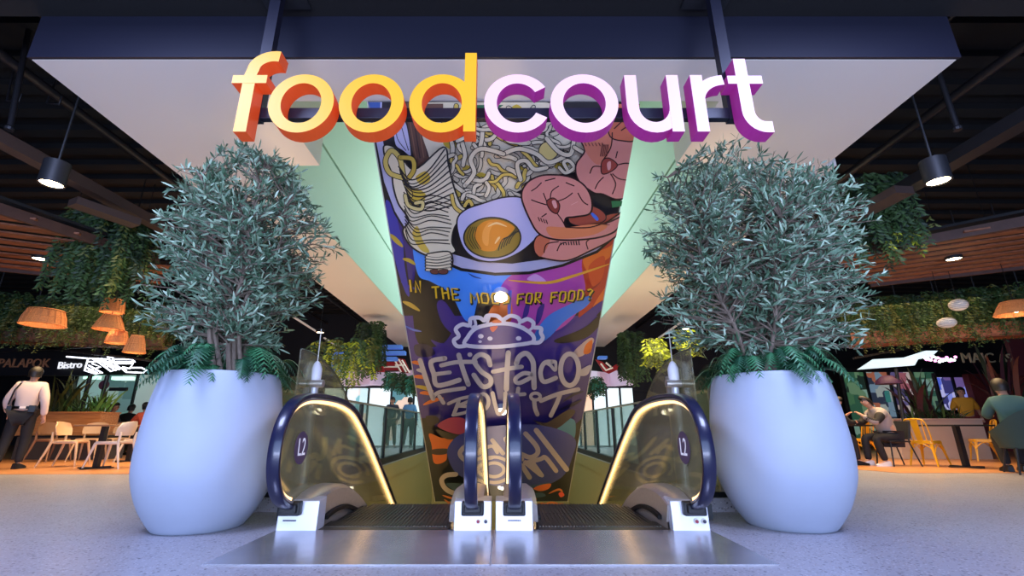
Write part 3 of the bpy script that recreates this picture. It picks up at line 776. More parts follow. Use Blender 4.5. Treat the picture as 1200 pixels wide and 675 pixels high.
for k in range(5): noodle([(500, 298 + k * 3.6), (514, 299.5 + k * 3.4), (529, 295.5 + k * 4)], 2.2, NC, BK, 1.2)
blob([(505, 313), (513, 312), (514, 317), (507, 317)], (96, 52, 48), outline=BK, ow=0.8); blob([(515, 313), (525, 312), (524, 317), (516, 317)], (96, 52, 48), outline=BK, ow=0.8)
# ---- egg
blob([(536, 256), (545, 243), (566, 235), (590, 228), (612, 229), (622, 245), (641, 262), (630, 274), (612, 290), (592, 300), (572, 303), (553, 297), (541, 282)], (178, 172, 206), outline=BK, ow=1.8)
blob(ell(577, 275, 33, 23.5, 0, 340, 17), (134, 108, 36), outline=BK, ow=1.8)
blob([(556, 270), (566, 257), (584, 254), (602, 262), (598, 270), (586, 282), (580, 290), (566, 290), (560, 283)], (206, 126, 28))
blob([(566, 268), (572, 258), (578, 258), (574, 268), (572, 284), (566, 280)], (222, 146, 60))
stroke([(572, 262), (582, 258), (594, 262)], 2.4, (226, 186, 130), taper=True); stroke([(580, 282), (584, 276), (586, 274)], 2.6, (226, 186, 130), taper=True)
for k in range(5): stroke([(584 + 3 * k, 290 - 2 * k), (588 + 3 * k, 278 - k), (598 + 2 * k, 272 - k), (606 + k, 262 + 2 * k)], 1.1, BK)
for k in range(4): stroke([(552 + 2.4 * k, 262), (548 + 3 * k, 275), (555 + 3 * k, 288)], 0.9, (60, 48, 24))
# ---- prawns
PK = (204, 130, 116); PD = (190, 100, 70)
def prawn_lines(L, w_=1.3):
    for l in L: stroke(l, w_, (50, 22, 22))
blob([(705, 252), (724, 246), (735, 252), (726, 272), (705, 275)], (160, 74, 50), outline=BK); blob([(715, 232), (735, 232), (735, 238), (716, 240)], (40, 110, 62), False)
blob([(668, 246), (690, 238), (705, 244), (708, 254), (690, 262), (668, 258)], (150, 66, 50), outline=BK)
blob([(691, 247), (694, 246), (700, 252), (698, 255)], (60, 100, 190))
blob([(677, 208), (674, 190), (684, 174), (680, 160), (700, 158), (716, 146), (745, 140), (747, 180), (738, 222), (722, 230), (705, 224), (694, 222)], PK, outline=(40, 18, 18), ow=1.8)
blob([(684, 160), (700, 158), (716, 150), (712, 176), (700, 190), (686, 176)], (204, 118, 92))
blob([(716, 119.5), (748, 119.5), (745, 158), (728, 162), (712, 154)], (196, 104, 74), outline=(40, 18, 18), ow=1.5)
blob([(704, 186), (712, 182), (722, 190), (714, 198), (704, 200)], (150, 60, 50), outline=(40, 18, 18)); blob([(710, 188), (714, 186), (714, 194), (711, 196)], (215, 150, 140))
prawn_lines([[(722, 190), (732, 188), (742, 190)], [(720, 182), (722, 174)], [(716, 200), (724, 206), (738, 208)], [(690, 200), (694, 192), (704, 192)], [(714, 200), (720, 212), (716, 224)], [(696, 218), (700, 210), (706, 204)], [(716, 152), (714, 170), (704, 186)], [(718, 148), (728, 138), (736, 128)], [(726, 150), (738, 142)]])
for k in range(6): stroke([(684 + 4 * k, 164), (686 + 4 * k, 168)], 1, (90, 40, 36)); stroke([(704 + 1.5 * k, 166), (702 + 1.5 * k, 180)], 0.8, (90, 40, 36))
blob([(625, 284), (628, 274), (640, 270), (664, 276), (690, 270), (708, 258), (730, 244), (736, 256), (716, 276), (690, 290), (664, 301), (640, 299), (628, 294)], PK, outline=(40, 18, 18), ow=1.8)
blob([(626, 280), (632, 272), (644, 276), (634, 296), (627, 290)], PD)
prawn_lines([[(637, 292), (640, 282), (654, 279)], [(652, 290), (656, 282), (662, 280)], [(688, 288), (686, 280), (690, 276)], [(704, 272), (718, 262), (730, 254)]])
for k in range(8): stroke([(656 + 3 * k, 280 - 0.3 * k), (657 + 3 * k, 283)], 1.3, BK)
blob([(611, 228), (616, 212), (630, 203), (648, 201), (668, 204), (684, 214), (692, 230), (690, 246), (672, 250), (662, 252), (664, 262), (690, 262), (712, 256), (728, 250), (720, 266), (700, 274), (672, 277), (648, 276), (632, 270), (622, 256)], PK, outline=(40, 18, 18), ow=2)
blob([(640, 262), (664, 262), (700, 258), (710, 262), (690, 272), (650, 275)], (208, 120, 76))
blob([(640, 232), (648, 228), (655, 236), (652, 246), (644, 242)], (134, 54, 44), outline=(40, 18, 18)); blob([(646, 232), (650, 231), (652, 238), (649, 240)], (215, 150, 140))
prawn_lines([[(640, 232), (636, 222)], [(644, 229), (646, 220), (654, 214)], [(652, 232), (662, 228), (670, 222)], [(640, 236), (630, 233), (622, 230)], [(622, 220), (628, 216), (634, 210)], [(638, 208), (650, 205)], [(662, 210), (672, 214)], [(676, 222), (682, 232), (688, 236)], [(652, 246), (658, 254), (662, 262)], [(640, 246), (634, 250)], [(662, 262), (690, 262), (714, 254)]])
for k in range(4): stroke([(630 + 3 * k, 250 + k), (632 + 3 * k, 255 + k)], 1.1, (60, 24, 24)); stroke([(690 + 3 * k, 258), (704 + 3 * k, 256 + k)], 0.7, (90, 44, 30))
stroke([(668, 236), (676, 232)], 1.6, (226, 170, 160), taper=True)
# ---- IN THE MOOD FOR FOOD?
G = {'I': [[(.5, 0), (.5, 1)]], 'N': [[(0, 1), (.1, 0), (.8, 1), (.9, 0)]], 'T': [[(-.05, .05), (1, 0)], [(.5, 0), (.42, 1)]], 'H': [[(.05, 0), (.1, 1)], [(.8, 0), (.85, 1)], [(0, .5), (.9, .42)]],
     'E': [[(.95, .05), (.1, 0), (.12, .98), (.9, .95)], [(.1, .5), (.75, .48)]], 'M': [[(0, 1), (.1, 0), (.48, .6), (.85, 0), (1, 1)]], 'O': [[(.2, 0), (.05, .3), (.1, .95), (.75, 1), (.9, .6), (.8, .05), (.2, 0)]],
     'D': [[(.1, 0), (.12, 1), (.7, .85), (.85, .4), (.6, .05), (.1, 0)]], 'F': [[(.95, 0), (.1, .05), (.15, 1)], [(.1, .5), (.75, .45)]], 'R': [[(.12, 1), (.1, 0), (.8, .05), (.7, .5), (.15, .55), (.85, 1)]],
     '?': [[(.1, .1), (.5, 0), (.85, .15), (.55, .45), (.5, .65)], [(.48, .9), (.5, 1)]]}
def gtext(s, x, y, cw, ch, slope_, sk=-0.12):
    for pas in (0, 1):
        for i, ch_ in enumerate(s):
            for st in G.get(ch_, []):
                pts = [(x + i * cw + p[0] * cw * 0.78 - p[1] * ch * sk + (0 if pas else 1.0), y + slope_ * i + p[1] * ch + (0 if pas else 1.0)) for p in st]
                stroke(pts, 3.3 if not pas else 2.0, (30, 26, 22) if not pas else (214, 172, 32), smooth=False)
gtext('IN', 478, 323, 9, 14, 1, -0.1); gtext('THE', 507, 331, 11, 13.5, 1.0); gtext('MOOD', 551, 338, 12.2, 12, 0.2)
gtext('FOR', 606, 339, 10.5, 12, -0.8, 0.12); gtext('FOOD?', 645, 337, 10.4, 12, -0.9, 0.14)
# ---- taco
q = lambda x, y: (480 + x / 4.5, 330 + y / 4.5)
shell = [q(300, 310), q(310, 265), q(345, 225), q(400, 205), q(470, 195), q(540, 200), q(600, 222), q(645, 255), q(652, 285), q(620, 300), q(460, 318)]
blob(shell, PU)
bumps = [q(300, 312), q(255, 315), q(236, 285), q(262, 262), q(246, 225), q(280, 200), q(318, 205), q(325, 170), q(370, 165), q(395, 180), q(410, 155), q(460, 155), q(490, 175), q(530, 155), q(570, 165), q(585, 185), q(620, 172), q(650, 190), q(652, 215), q(690, 220), q(690, 245), q(700, 270), q(680, 295), q(640, 296)]
stroke(bumps, 4.6, WH)
stroke(shell + [shell[0]], 4.6, WH, closed=True)
stroke([q(345, 175), q(350, 205), q(330, 215)], 3.2, WH); stroke([q(420, 165), q(410, 195)], 3.2, WH); stroke([q(500, 175), q(500, 195)], 3.2, WH); stroke([q(585, 185), q(575, 205), q(600, 215)], 3.2, WH); stroke([q(650, 215), q(625, 235)], 3.2, WH)
blob([q(425, 215), q(465, 210), q(440, 240)], (206, 84, 60)); blob([q(440, 180), q(470, 175), q(485, 190), q(440, 192)], (214, 96, 40))
for x, y, r_ in ((377, 262, 3.2), (425, 274, 3), (574, 273, 3.2), (373, 290, 2)):
    c_ = q(x, y); blob(ell(c_[0], c_[1], r_, r_ * 0.8, 0, 320, 8), WH)
# ---- LET'S taco 'bout it
S = lambda L, w_=5.6, c=BG: stroke([q(*p) for p in L], w_, c)
S([(60, 388), (92, 490), (128, 590)]); S([(128, 580), (165, 555), (290, 535)], 4.6)
S([(190, 378), (118, 396), (132, 460), (152, 520), (265, 492)]); S([(135, 462), (215, 452)], 4.6)
S([(262, 360), (285, 440), (312, 515)]); S([(170, 415), (250, 398), (350, 396)], 4.8)
blob(ell(*q(320, 358), 2.8, 2.6, 0, 320, 8), BG)
S([(425, 412), (412, 372), (372, 358), (342, 390), (378, 445), (425, 480), (425, 515), (385, 525), (340, 465)])
S([(520, 348), (513, 450), (510, 540)], 6); S([(440, 448), (520, 432), (590, 422)], 5)
S([(562, 405), (578, 368), (615, 352), (648, 395), (652, 460), (655, 532)], 6); S([(645, 462), (600, 456), (558, 485), (572, 508), (620, 488), (648, 468)], 5)
S([(715, 400), (740, 415), (765, 440), (765, 395), (735, 400)], 3.6); S([(752, 395), (708, 402), (688, 450), (705, 500), (768, 480)], 5.2)
c_ = q(840, 437); stroke(ell(c_[0], c_[1], 10.5, 18.5, 0, 360, 16)[:-1] + [ell(c_[0], c_[1], 10.5, 18.5, 0, 360, 16)[0]], 5.6, BG, closed=True)
S([(160, 578), (182, 612)], 4.6)
S([(262, 600), (250, 635), (236, 672)], 4.4); S([(208, 616), (262, 592), (318, 580), (322, 598), (254, 628)], 3.8); S([(254, 628), (310, 632), (316, 650), (290, 664), (232, 676)], 3.8)
c_ = q(388, 606); stroke(ell(c_[0], c_[1], 6.5, 9, 0, 360, 12)[:-1] + [ell(c_[0], c_[1], 6.5, 9, 0, 360, 12)[0]], 4.4, BG, closed=True)
S([(438, 560), (452, 620), (470, 670), (500, 640), (505, 560)], 4.6)
S([(572, 535), (560, 620), (545, 672)], 4.6); S([(510, 585), (560, 570), (605, 565)], 4.2)
c_ = q(662, 578); stroke(ell(c_[0], c_[1], 5.5, 4, 0, 360, 10)[:-1] + [ell(c_[0], c_[1], 5.5, 4, 0, 360, 10)[0]], 3.8, BG, closed=True)
S([(655, 600), (660, 640), (672, 672)], 5); S([(690, 600), (780, 565), (885, 540)], 5); S([(790, 570), (770, 620), (742, 678)], 5)
# ---- lower logo
q1 = lambda x, y: (500 + x / 5.195, 470 + y / 5.195)
blob([q1(20, 165), q1(90, 190), q1(165, 200), q1(130, 260), q1(120, 330), q1(50, 345), q1(35, 240)], OR); blob([q1(40, 262), q1(130, 258), q1(120, 290), q1(45, 292)], (60, 40, 36))
blob([q1(70, 118), q1(150, 68), q1(235, 78), q1(250, 160), q1(170, 165)], (176, 60, 84)); blob([q1(0, 60), q1(60, 60), q1(80, 90), q1(20, 120)], (44, 34, 40))
blob([q1(60, 140), q1(180, 170), q1(250, 180), q1(130, 200)], (70, 60, 44))
blob([q1(790, 130), q1(860, 75), q1(900, 95), q1(895, 190), q1(850, 175)], (64, 128, 150)); blob([q1(640, 80), q1(720, 100), q1(790, 60), q1(860, 20), q1(900, 30), q1(850, 90), q1(760, 140)], (56, 44, 48))
blob([q1(x, y) for x, y in ((130, 300), (150, 220), (230, 160), (400, 120), (640, 110), (800, 140), (900, 200), (885, 300), (820, 430), (640, 500), (400, 480), (200, 420))], NB)
S1 = lambda L, w_=5.0, c=BG: stroke([q1(*p) for p in L], w_, c, smooth=len(L) > 2)
S1([(665, 145), (848, 383)], 6); S1([(600, 165), (665, 240), (672, 285), (630, 310), (575, 290)], 5.6)
S1([(600, 340), (692, 415)], 5.6); S1([(600, 345), (690, 320), (722, 312), (785, 392)], 5.2); S1([(580, 360), (625, 432)], 5.6); S1([(640, 335), (700, 420)], 4.6)
S1([(400, 205), (465, 285)], 5); S1([(480, 195), (500, 235), (540, 300), (580, 320)], 5); S1([(345, 260), (400, 240), (430, 280)], 4)
S1([(335, 185), (240, 240), (205, 285), (235, 325), (290, 330)], 5.4); S1([(300, 260), (270, 290), (320, 320), (400, 310)], 4.4)
for rx, ry in ((60, 42), (105, 78)):
    stroke([q1(410 + rx * math.cos(R(t)), 385 + ry * math.sin(R(t))) for t in range(-200, 130 if rx > 80 else 160, 24)], 3.8, BG)
S1([(180, 412), (120, 420), (95, 455), (130, 510), (230, 545), (330, 560)], 5.6)
S1([(480, 500), (620, 490), (740, 470)], 3, (70, 96, 120))
blob([q1(650, 500), q1(690, 478), q1(752, 470), q1(740, 500), q1(690, 515)], OR); blob([q1(800, 530), q1(820, 520), q1(835, 540), q1(812, 552)], (220, 80, 50))
for L in ([(650, 605), (700, 590), (740, 605), (830, 588)], [(100, 540), (160, 560), (240, 575)], [(110, 565), (150, 590), (230, 600)], [(590, 545), (660, 560), (640, 590)], [(740, 530), (800, 505), (825, 520)], [(680, 610), (760, 585), (830, 610)]):
    stroke([q1(*p) for p in L], 2.6, (206, 116, 50), taper=True)
blob([q1(640, 530), q1(700, 525), q1(720, 545), q1(650, 555)], (70, 96, 116)); blob([q1(120, 470), q1(220, 470), q1(300, 500), q1(200, 520)], (60, 84, 96))
obj('mural_panel', mur, mur_m, up)
mb = MB()
for a_, b2 in ((TL, BL), (TR, BR)):
    a2 = Vector((a_.x, M_Y, M_Z)); s_ = -1 if a_.x < 0 else 1
    mb.prism([a2 + nrm * 0.0, b2 + nrm * 0.0, b2 - nrm * 0.12, a2 - nrm * 0.12], (0.012 * s_, 0, 0))
obj('edge_trim', mb, mat('truss_cream', (190, 186, 176), 0.7), up)
for k, (u, v, r_) in enumerate(((587, 343, 0.085), (588, 477, 0.085), (589, 566, 0.085))):
    c = on_m(u, v)
    mb = MB(); mb.tube([c - nrm * 0.02, c + nrm * (0.014 + 0.08)], r_ + 0.018, 20); o = obj('downlight_ring', mb, m_white_metal, up)
    mb = MB(); mb.tube([c + nrm * 0.05, c + nrm * (0.018 + 0.08)], r_, 20); obj('downlight_lens', mb, m_lamp, o)

# ================================================================== PLANTERS, OLIVE TREES, FERNS
m_bark = mat('olive_bark', (112, 98, 84), 0.85, noise=0.25, nscale=25, bump=0.3)
m_leafA = mat('olive_leaf_light', (124, 152, 124), 0.5, noise=0.18, nscale=9)
m_leafB = mat('olive_leaf_dark', (72, 102, 76), 0.5, noise=0.2, nscale=9)
m_leafC = mat('olive_leaf_pale', (158, 180, 154), 0.5)
m_fern = mat('fern_green', (52, 112, 72), 0.5, noise=0.2, nscale=14)
m_fern2 = mat('fern_dark', (34, 82, 56), 0.5)
def planter(label, cx, cy, prof):
    t = thing('planter', label, 'planter', (cx, cy, 0), 'tall white egg-shaped planters')
    zs = cat([(r, z, 0) for r, z in prof], 6)
    mb = MB(); p = [(q_.x, q_.y) for q_ in zs]
    rt = p[-1][0]; zt = p[-1][1]
    p += [(rt - 0.012, zt + 0.012), (rt - 0.04, zt + 0.012), (rt - 0.05, zt), (rt - 0.05, zt - 0.12)]
    mb.lathe(p, (cx, cy, 0), 64, True, False); obj('pot', mb, m_pot, t, True)
    mb = MB(); mb.lathe([(rt - 0.05, zt - 0.13), (rt - 0.05, zt - 0.075), (0.01, zt - 0.06)], (cx, cy, 0), 32); obj('soil', mb, m_soil, t)
    return t
def leaf(mb, p, d, L, wd, rnd):
    d = d.normalized(); s = d.cross(Vector((rnd.uniform(-1, 1), rnd.uniform(-1, 1), rnd.uniform(-1, 1)))).normalized(); n = d.cross(s)
    mb.add([p, p + d * L * 0.35 + s * wd, p + d * L * 0.35 - s * wd, p + d * L * 0.75 + s * wd * 0.8 - n * L * 0.05, p + d * L * 0.75 - s * wd * 0.8 - n * L * 0.05, p + d * L - n * L * 0.12],
           [(0, 1, 2), (1, 3, 4, 2), (3, 5, 4)])
def olive(label, bx, by, bz, cc, cr, seed, nstem, ntw):
    rnd = random.Random(seed)
    t = thing('olive_tree', label, 'tree', (bx, by, bz))
    trunk = MB(); tw = MB(); lf = MB(); cc = Vector(cc)
    ends = []
    def inell(p, k=1.0): q_ = p - cc; return (q_.x / cr[0]) ** 2 + (q_.y / cr[1]) ** 2 + (q_.z / cr[2]) ** 2 < k
    stems = []
    for i in range(nstem):
        a = 2 * PI * i / nstem + rnd.uniform(-0.4, 0.4); r0 = rnd.uniform(0.03, 0.14)
        p = Vector((bx + r0 * math.cos(a), by + r0 * math.sin(a), bz)); top = cc + Vector((math.cos(a) * cr[0] * rnd.uniform(0.25, 0.75), math.sin(a) * cr[1] * rnd.uniform(0.2, 0.6), cr[2] * rnd.uniform(0.1, 0.75)))
        mid1 = p.lerp(top, 0.3) + Vector((rnd.uniform(-.1, .1), rnd.uniform(-.1, .1), 0.08)); mid2 = p.lerp(top, 0.65) + Vector((rnd.uniform(-.12, .12), rnd.uniform(-.1, .1), 0.1))
        pts = cat([p, mid1, mid2, top], 6); n = len(pts); r_ = rnd.uniform(0.015, 0.03)
        trunk.tube(pts, [r_ * (1 - 0.72 * k / n) for k in range(n)], 8); stems.append(pts)
    for k in range(ntw):
        # a random target inside the crown, with clumping
        while True:
            q_ = Vector((rnd.uniform(-1, 1), rnd.uniform(-1, 1), rnd.uniform(-1, 1)))
            if 0.12 < q_.length < 1: break
        q_ = q_ * (q_.length ** -0.25)
        if q_.length > 1.04: q_ = q_.normalized() * rnd.uniform(0.95, 1.1)
        lump = 1 + 0.10 * math.sin(q_.x * 5 + seed) * math.cos(q_.z * 6 + seed * 2) + 0.08 * math.sin(q_.z * 11 + q_.x * 7)
        tgt = cc + Vector((q_.x * cr[0], q_.y * cr[1], q_.z * cr[2])) * 1.0 * lump if False else cc + Vector((q_.x * cr[0] * lump, q_.y * cr[1] * lump, q_.z * cr[2] * lump))
        st = stems[rnd.randrange(nstem)] if rnd.random() < 0.3 else min(stems, key=lambda s_: (s_[-1] - tgt).length + rnd.uniform(0, 0.3))
        lo = [p for p in st[4:] if p.z < tgt.z + 0.15] or [st[4]]
        s0 = min(lo, key=lambda p: (p - tgt).length + 0.6 * max(0, p.z - tgt.z + 0.2))
        mid = s0.lerp(tgt, 0.5) + Vector((rnd.uniform(-.05, .05), rnd.uniform(-.05, .05), rnd.uniform(-0.02, .08)))
        tw.tube([s0, mid, tgt], [0.009, 0.005, 0.002], 4, False)
        d0 = (tgt - mid).normalized()
        nl = rnd.randint(12, 18); path = cat([s0, mid, tgt], 6)
        for j in range(nl):
            f = 0.35 + 0.65 * (j / nl); ii = f * (len(path) - 1); i0 = int(ii); p = path[i0].lerp(path[min(i0 + 1, len(path) - 1)], ii - i0)
            if p.z < bz + 0.22: continue
            side = Vector((rnd.gauss(0, 1), rnd.gauss(0, 1), rnd.gauss(0, 1))).normalized()
            lf.cur = rnd.choice((0, 0, 1, 1, 1, 2)); leaf(lf, p, d0 * 0.75 + side * 0.85 + Vector((0, 0, 0.15)), rnd.uniform(0.06, 0.11), rnd.uniform(0.007, 0.0105), rnd)
    tr = obj('trunk', trunk, m_bark, t, True); obj('twigs', tw, m_bark, tr); obj('foliage', lf, [m_leafA, m_leafB, m_leafC], t)
    return t
def fern(label, cx, cy, cz, n, L0, L1, a0, a1, seed, group, droop=0.55, nm='fern'):
    rnd = random.Random(seed); mb = MB(); st = MB()
    for k in range(n):
        a = R(rnd.uniform(a0, a1)); L = rnd.uniform(L0, L1); h = rnd.uniform(0.12, 0.3)
        p = Vector((cx, cy, cz)); dirv = Vector((math.cos(a), math.sin(a), 0)); pts = []
        for i in range(11):
            f = i / 10; pts.append(p + dirv * L * f + Vector((0, 0, h * math.sin(f * PI * 0.8) - droop * L * f * f * 0.6)))
        st.tube(pts, [0.004 * (1 - 0.7 * i / 10) for i in range(11)], 4, False)
        side = dirv.cross(Vector((0, 0, 1))); mb.cur = rnd.choice((0, 0, 1))
        pp = cat(pts, 2)
        for i, q_ in enumerate(pp[3:]):
            f = i / (len(pp) - 3); wl = 0.10 * math.sin(PI * (0.15 + 0.8 * f)) * (L / 0.4)
            d = (pp[min(i + 4, len(pp) - 1)] - pp[i + 2]).normalized()
            for s in (-1, 1):
                e = q_ + side * s * wl + d * wl * 0.55 + Vector((0, 0, -0.02)); b_ = d * 0.011
                mb.add([q_ - b_, q_ + b_, e], [(0, 1, 2)])
    o = obj(nm, mb, [m_fern, m_fern2]); tag(o, label, 'fern', group); return o
PLX, PLY = -2.27, 3.80
PRX, PRY = 2.20, 3.86
profL = [(0.275, 0.0), (0.31, 0.015), (0.405, 0.16), (0.472, 0.34), (0.49, 0.50), (0.482, 0.70), (0.46, 0.90), (0.42, 1.11)]
planter('white egg-shaped planter left of the escalators under the narrower olive tree', PLX, PLY, profL)
planter('white egg-shaped planter right of the escalators under the wider olive tree', PRX, PRY, profL)
olive('grey-green olive tree with a tall narrow crown in the left white planter', PLX + 0.08, PLY, 1.04, (-2.37, 3.95, 2.27), (0.78, 0.66, 1.07), 3, 8, 800)
olive('grey-green olive tree with a wide uneven crown in the right white planter', PRX - 0.1, PRY, 1.04, (2.36, 4.0, 2.26), (1.03, 0.70, 1.10), 11, 9, 980)
for cx, cy, s_, wh in ((PLX, PLY, 1, 'left'), (PRX, PRY, 7, 'right')):
    for k, (dx, dy, a0, a1, pos) in enumerate(((-0.2, -0.12, 140, 260, 'outer front' if wh == 'left' else 'inner front'), (0.2, -0.12, 280, 400, 'inner front' if wh == 'left' else 'outer front'), (-0.15, 0.2, 90, 180, 'back'), (0.18, 0.2, 0, 90, 'back'), (0, -0.2, 220, 320, 'middle front'))):
        fern('green fern at the %s rim of the %s white planter' % (pos if pos != 'back' else ('back outer' if (dx < 0) == (wh == 'left') else 'back inner'), wh), cx + dx, cy + dy, 1.06, 13 if k < 4 else 10, 0.20, 0.40, a0, a1, s_ + k, 'ferns around the olive trunks')

# ================================================================== CEILING FIXTURES AT THE SIDES
m_brown = wood_mat('slat_wood', (112, 66, 42), (150, 92, 60), 4, 0.5, 'X')
m_brownd = mat('dark_brown_board', (74, 48, 38), 0.6, noise=0.15, nscale=8)
m_beam = mat('beam_brown', (66, 50, 44), 0.6)
def slatted(label, tl, tr, bl, br, z, n):
    tl, tr, bl, br = [on_z(u, v, z) for u, v in (tl, tr, bl, br)]
    t = thing('slatted_ceiling_panel', label, 'ceiling panel', tuple(bl))
    mb = MB(); mb.prism([p + Vector((0, 0, 0.16)) for p in (bl, br, tr, tl)], (0, 0, 0.04)); obj('backing_panel', mb, m_black, t)
    mb = MB(); dirv = (br - bl); dn = dirv.normalized(); e = tr - tl
    for k in range(n):
        f = (k + 0.3) / n; s = bl.lerp(tl, f)
        # meet the far edge
        den = dirv.x * e.y - dirv.y * e.x; w_ = tl - s
        u_ = (w_.x * e.y - w_.y * e.x) / den if abs(den) > 1e-6 else 1.0
        w2 = (w_.x * dirv.y - w_.y * dirv.x) / den if abs(den) > 1e-6 else 0
        en = s + dirv * (u_ if 0 < u_ < 1 else 1.0)
        mb.beam(s + Vector((0, 0, 0.03)), en + Vector((0, 0, 0.03)), abs((br - bl).normalized().cross(tl - bl).z) / n * 0.55, 0.025)
    obj('slats', mb, m_brown, t)
    mb = MB(); mb.beam(bl + Vector((0, 0, 0.03)), br + Vector((0, 0, 0.03)), 0.05, 0.14); mb.beam(tl + Vector((0, 0, 0.03)), tr + Vector((0, 0, 0.03)), 0.05, 0.14); obj('edge_board', mb, m_brownd, t)
slatted('brown slatted timber ceiling panel above the dining area on the left', (-60, 228), (185, 308), (-60, 309), (185, 334), 3.3, 9)
slatted('brown slatted timber ceiling panel above the dining area on the right', (1260, 251), (1020, 296), (1260, 306), (1020, 334), 3.3, 9)
def downlight(u, v, z, r_, label, h=0.13, nm='ceiling_downlight', pw=14, to=None):
    c = on_z(u, v, z); t = thing(nm, label, 'ceiling light', tuple(c))
    mb = MB(); mb.lathe([(r_ * 0.88, 0.0), (r_, 0.0), (r_, h), (r_ * 0.5, h + 0.01)], c, 24, False); obj('housing', mb, m_dark, t, True)
    mb = MB(); mb.lathe([(r_ * 0.86, 0.012), (0.003, 0.012)], c, 24); obj('lens', mb, m_lamp, t)
    if to: mb = MB(); mb.tube([c + Vector((0, 0, h)), (c.x, c.y, to)], 0.012, 6); obj('stem', mb, m_dark, t)
    spot('downlight_lamp', (c.x, c.y, z - 0.02), pw, (1.0, 0.86, 0.66), 110)
downlight(60, 216, 3.2, 0.115, 'black cylinder downlight left of the big white soffit', 0.26, pw=30, to=5.2)
downlight(1100, 213, 3.2, 0.115, 'black cylinder downlight right of the big white soffit', 0.26, pw=30, to=5.2)
downlight(47, 304, 3.27, 0.11, 'round black downlight on the left slatted ceiling panel', 0.05)
downlight(1118, 304, 3.27, 0.11, 'round black downlight on the right slatted ceiling panel', 0.05)
downlight(375, 390, 3.4, 0.12, 'small lit downlight in the dark ceiling beyond the left olive tree', 0.1, to=5.2)
downlight(412, 413, 3.4, 0.12, 'farther lit downlight in the dark ceiling beyond the left olive tree', 0.1, to=5.2)
downlight(803, 386, 3.4, 0.12, 'small lit downlight in the dark ceiling beyond the right olive tree', 0.1, to=5.2)
def bar(name, label, catg, pts, r_, m, group=None, kind=None):
    mb = MB()
    for a_, b_ in zip(pts[:-1], pts[1:]): mb.beam(a_, b_, r_[0], r_[1])
    o = obj(name, mb, m); tag(o, label, catg, group); return o
bar('ceiling_beam', 'brown beam running past the left cylinder downlight', 'beam', [on_z(-60, 130, 3.75), on_z(200, 272, 3.75)], (0.16, 0.14), m_beam)
bar('ceiling_beam', 'dark beam running past the right cylinder downlight', 'beam', [on_z(1260, 104, 3.75), on_z(1010, 250, 3.75)], (0.2, 0.14), m_duct)
bar('ceiling_beam', 'brown beam end poking out above the left hanging greenery', 'beam', [on_z(85, 236, 3.5), on_z(160, 262, 3.5)], (0.22, 0.1), m_beam)
bar('ceiling_beam', 'dim brown beam below the right cylinder downlight', 'beam', [on_z(1060, 222, 3.5), on_z(985, 262, 3.5)], (0.25, 0.1), m_beam)
def tub(name, label, catg, pts, r_, m, group=None):
    mb = MB(); mb.tube(pts, r_, 10); o = obj(name, mb, m, None, True); tag(o, label, catg, group); return o
for u, v, lab, s in ((24, 62, 'left', 1), (1104, 100, 'right', -1)):
    p = on_y(u, v, 4.3); q_ = on_y(12 if s > 0 else 1121, 148, 4.3)
    t = thing('sprinkler_pipe', 'thin sprinkler drop pipe beside the %s corner of the white soffit' % lab, 'pipe', (p.x, 4.3, p.z))
    mb = MB(); mb.tube([(p.x, 4.3, 5.19), (q_.x, 4.3, q_.z)], 0.028, 10); obj('pipe', mb, m_duct, t, True)
    mb = MB(); mb.lathe([(0.04, -0.05), (0.045, -0.02), (0.03, 0.0)], q_, 12); obj('nozzle', mb, m_duct, t)
for us, lab in (((8, 14, 84, 118), 'nearer the top corner'), ((55, 65, 98, 121), 'nearer the white soffit')):
    a_ = on_y(us[1], us[2], 4.8); b_ = on_y(us[0], us[3], 4.8); c_ = b_ + Vector((0.16, 0, -0.02))
    tub('ceiling_hanger', 'bent metal hanger rod in the dark left ceiling, %s' % lab, 'hanger', [(a_.x, a_.y, 5.2), b_, c_, c_ + Vector((0, 0, 0.12))], 0.012, m_duct)
for k, (x, z, r_) in enumerate(((-5.6, 4.7, 0.06), (-7.4, 4.9, 0.045), (-4.95, 4.95, 0.03))):
    tub('ceiling_pipe', ('thickest round grey pipe under the dark left ceiling', 'thin round pipe beyond the thickest left pipe', 'slim pipe nearest the left edge of the soffit')[k], 'pipe', [(x, 3.6, z), (x, 22, z)], r_, m_duct)
for k, (x, z, r_) in enumerate(((5.7, 4.7, 0.06), (7.6, 4.9, 0.045), (4.85, 4.95, 0.03))):
    tub('ceiling_pipe', ('thickest round grey pipe under the dark right ceiling', 'thin round pipe beyond the thickest right pipe', 'slim pipe nearest the right edge of the soffit')[k], 'pipe', [(x, 3.6, z), (x, 22, z)], r_, m_duct)
for a_, b_, lab, ml in (((345, 372), (370, 388), 'nearer', 1), ((380, 396), (408, 414), 'farther', 1)):
    bar('track_light', '%s white line of track lighting beyond the left olive tree' % lab, 'track light', [on_z(*a_, 3.6), on_z(*b_, 3.6)], (0.05, 0.04), mat('track_glow', (190, 180, 175), 0.5, emit=0.35))
bar('track_light', 'line of track lighting beyond the right olive tree', 'track light', [on_z(772, 396, 3.6), on_z(835, 352, 3.6)], (0.05, 0.04), mat('track_glow', (190, 180, 175)))

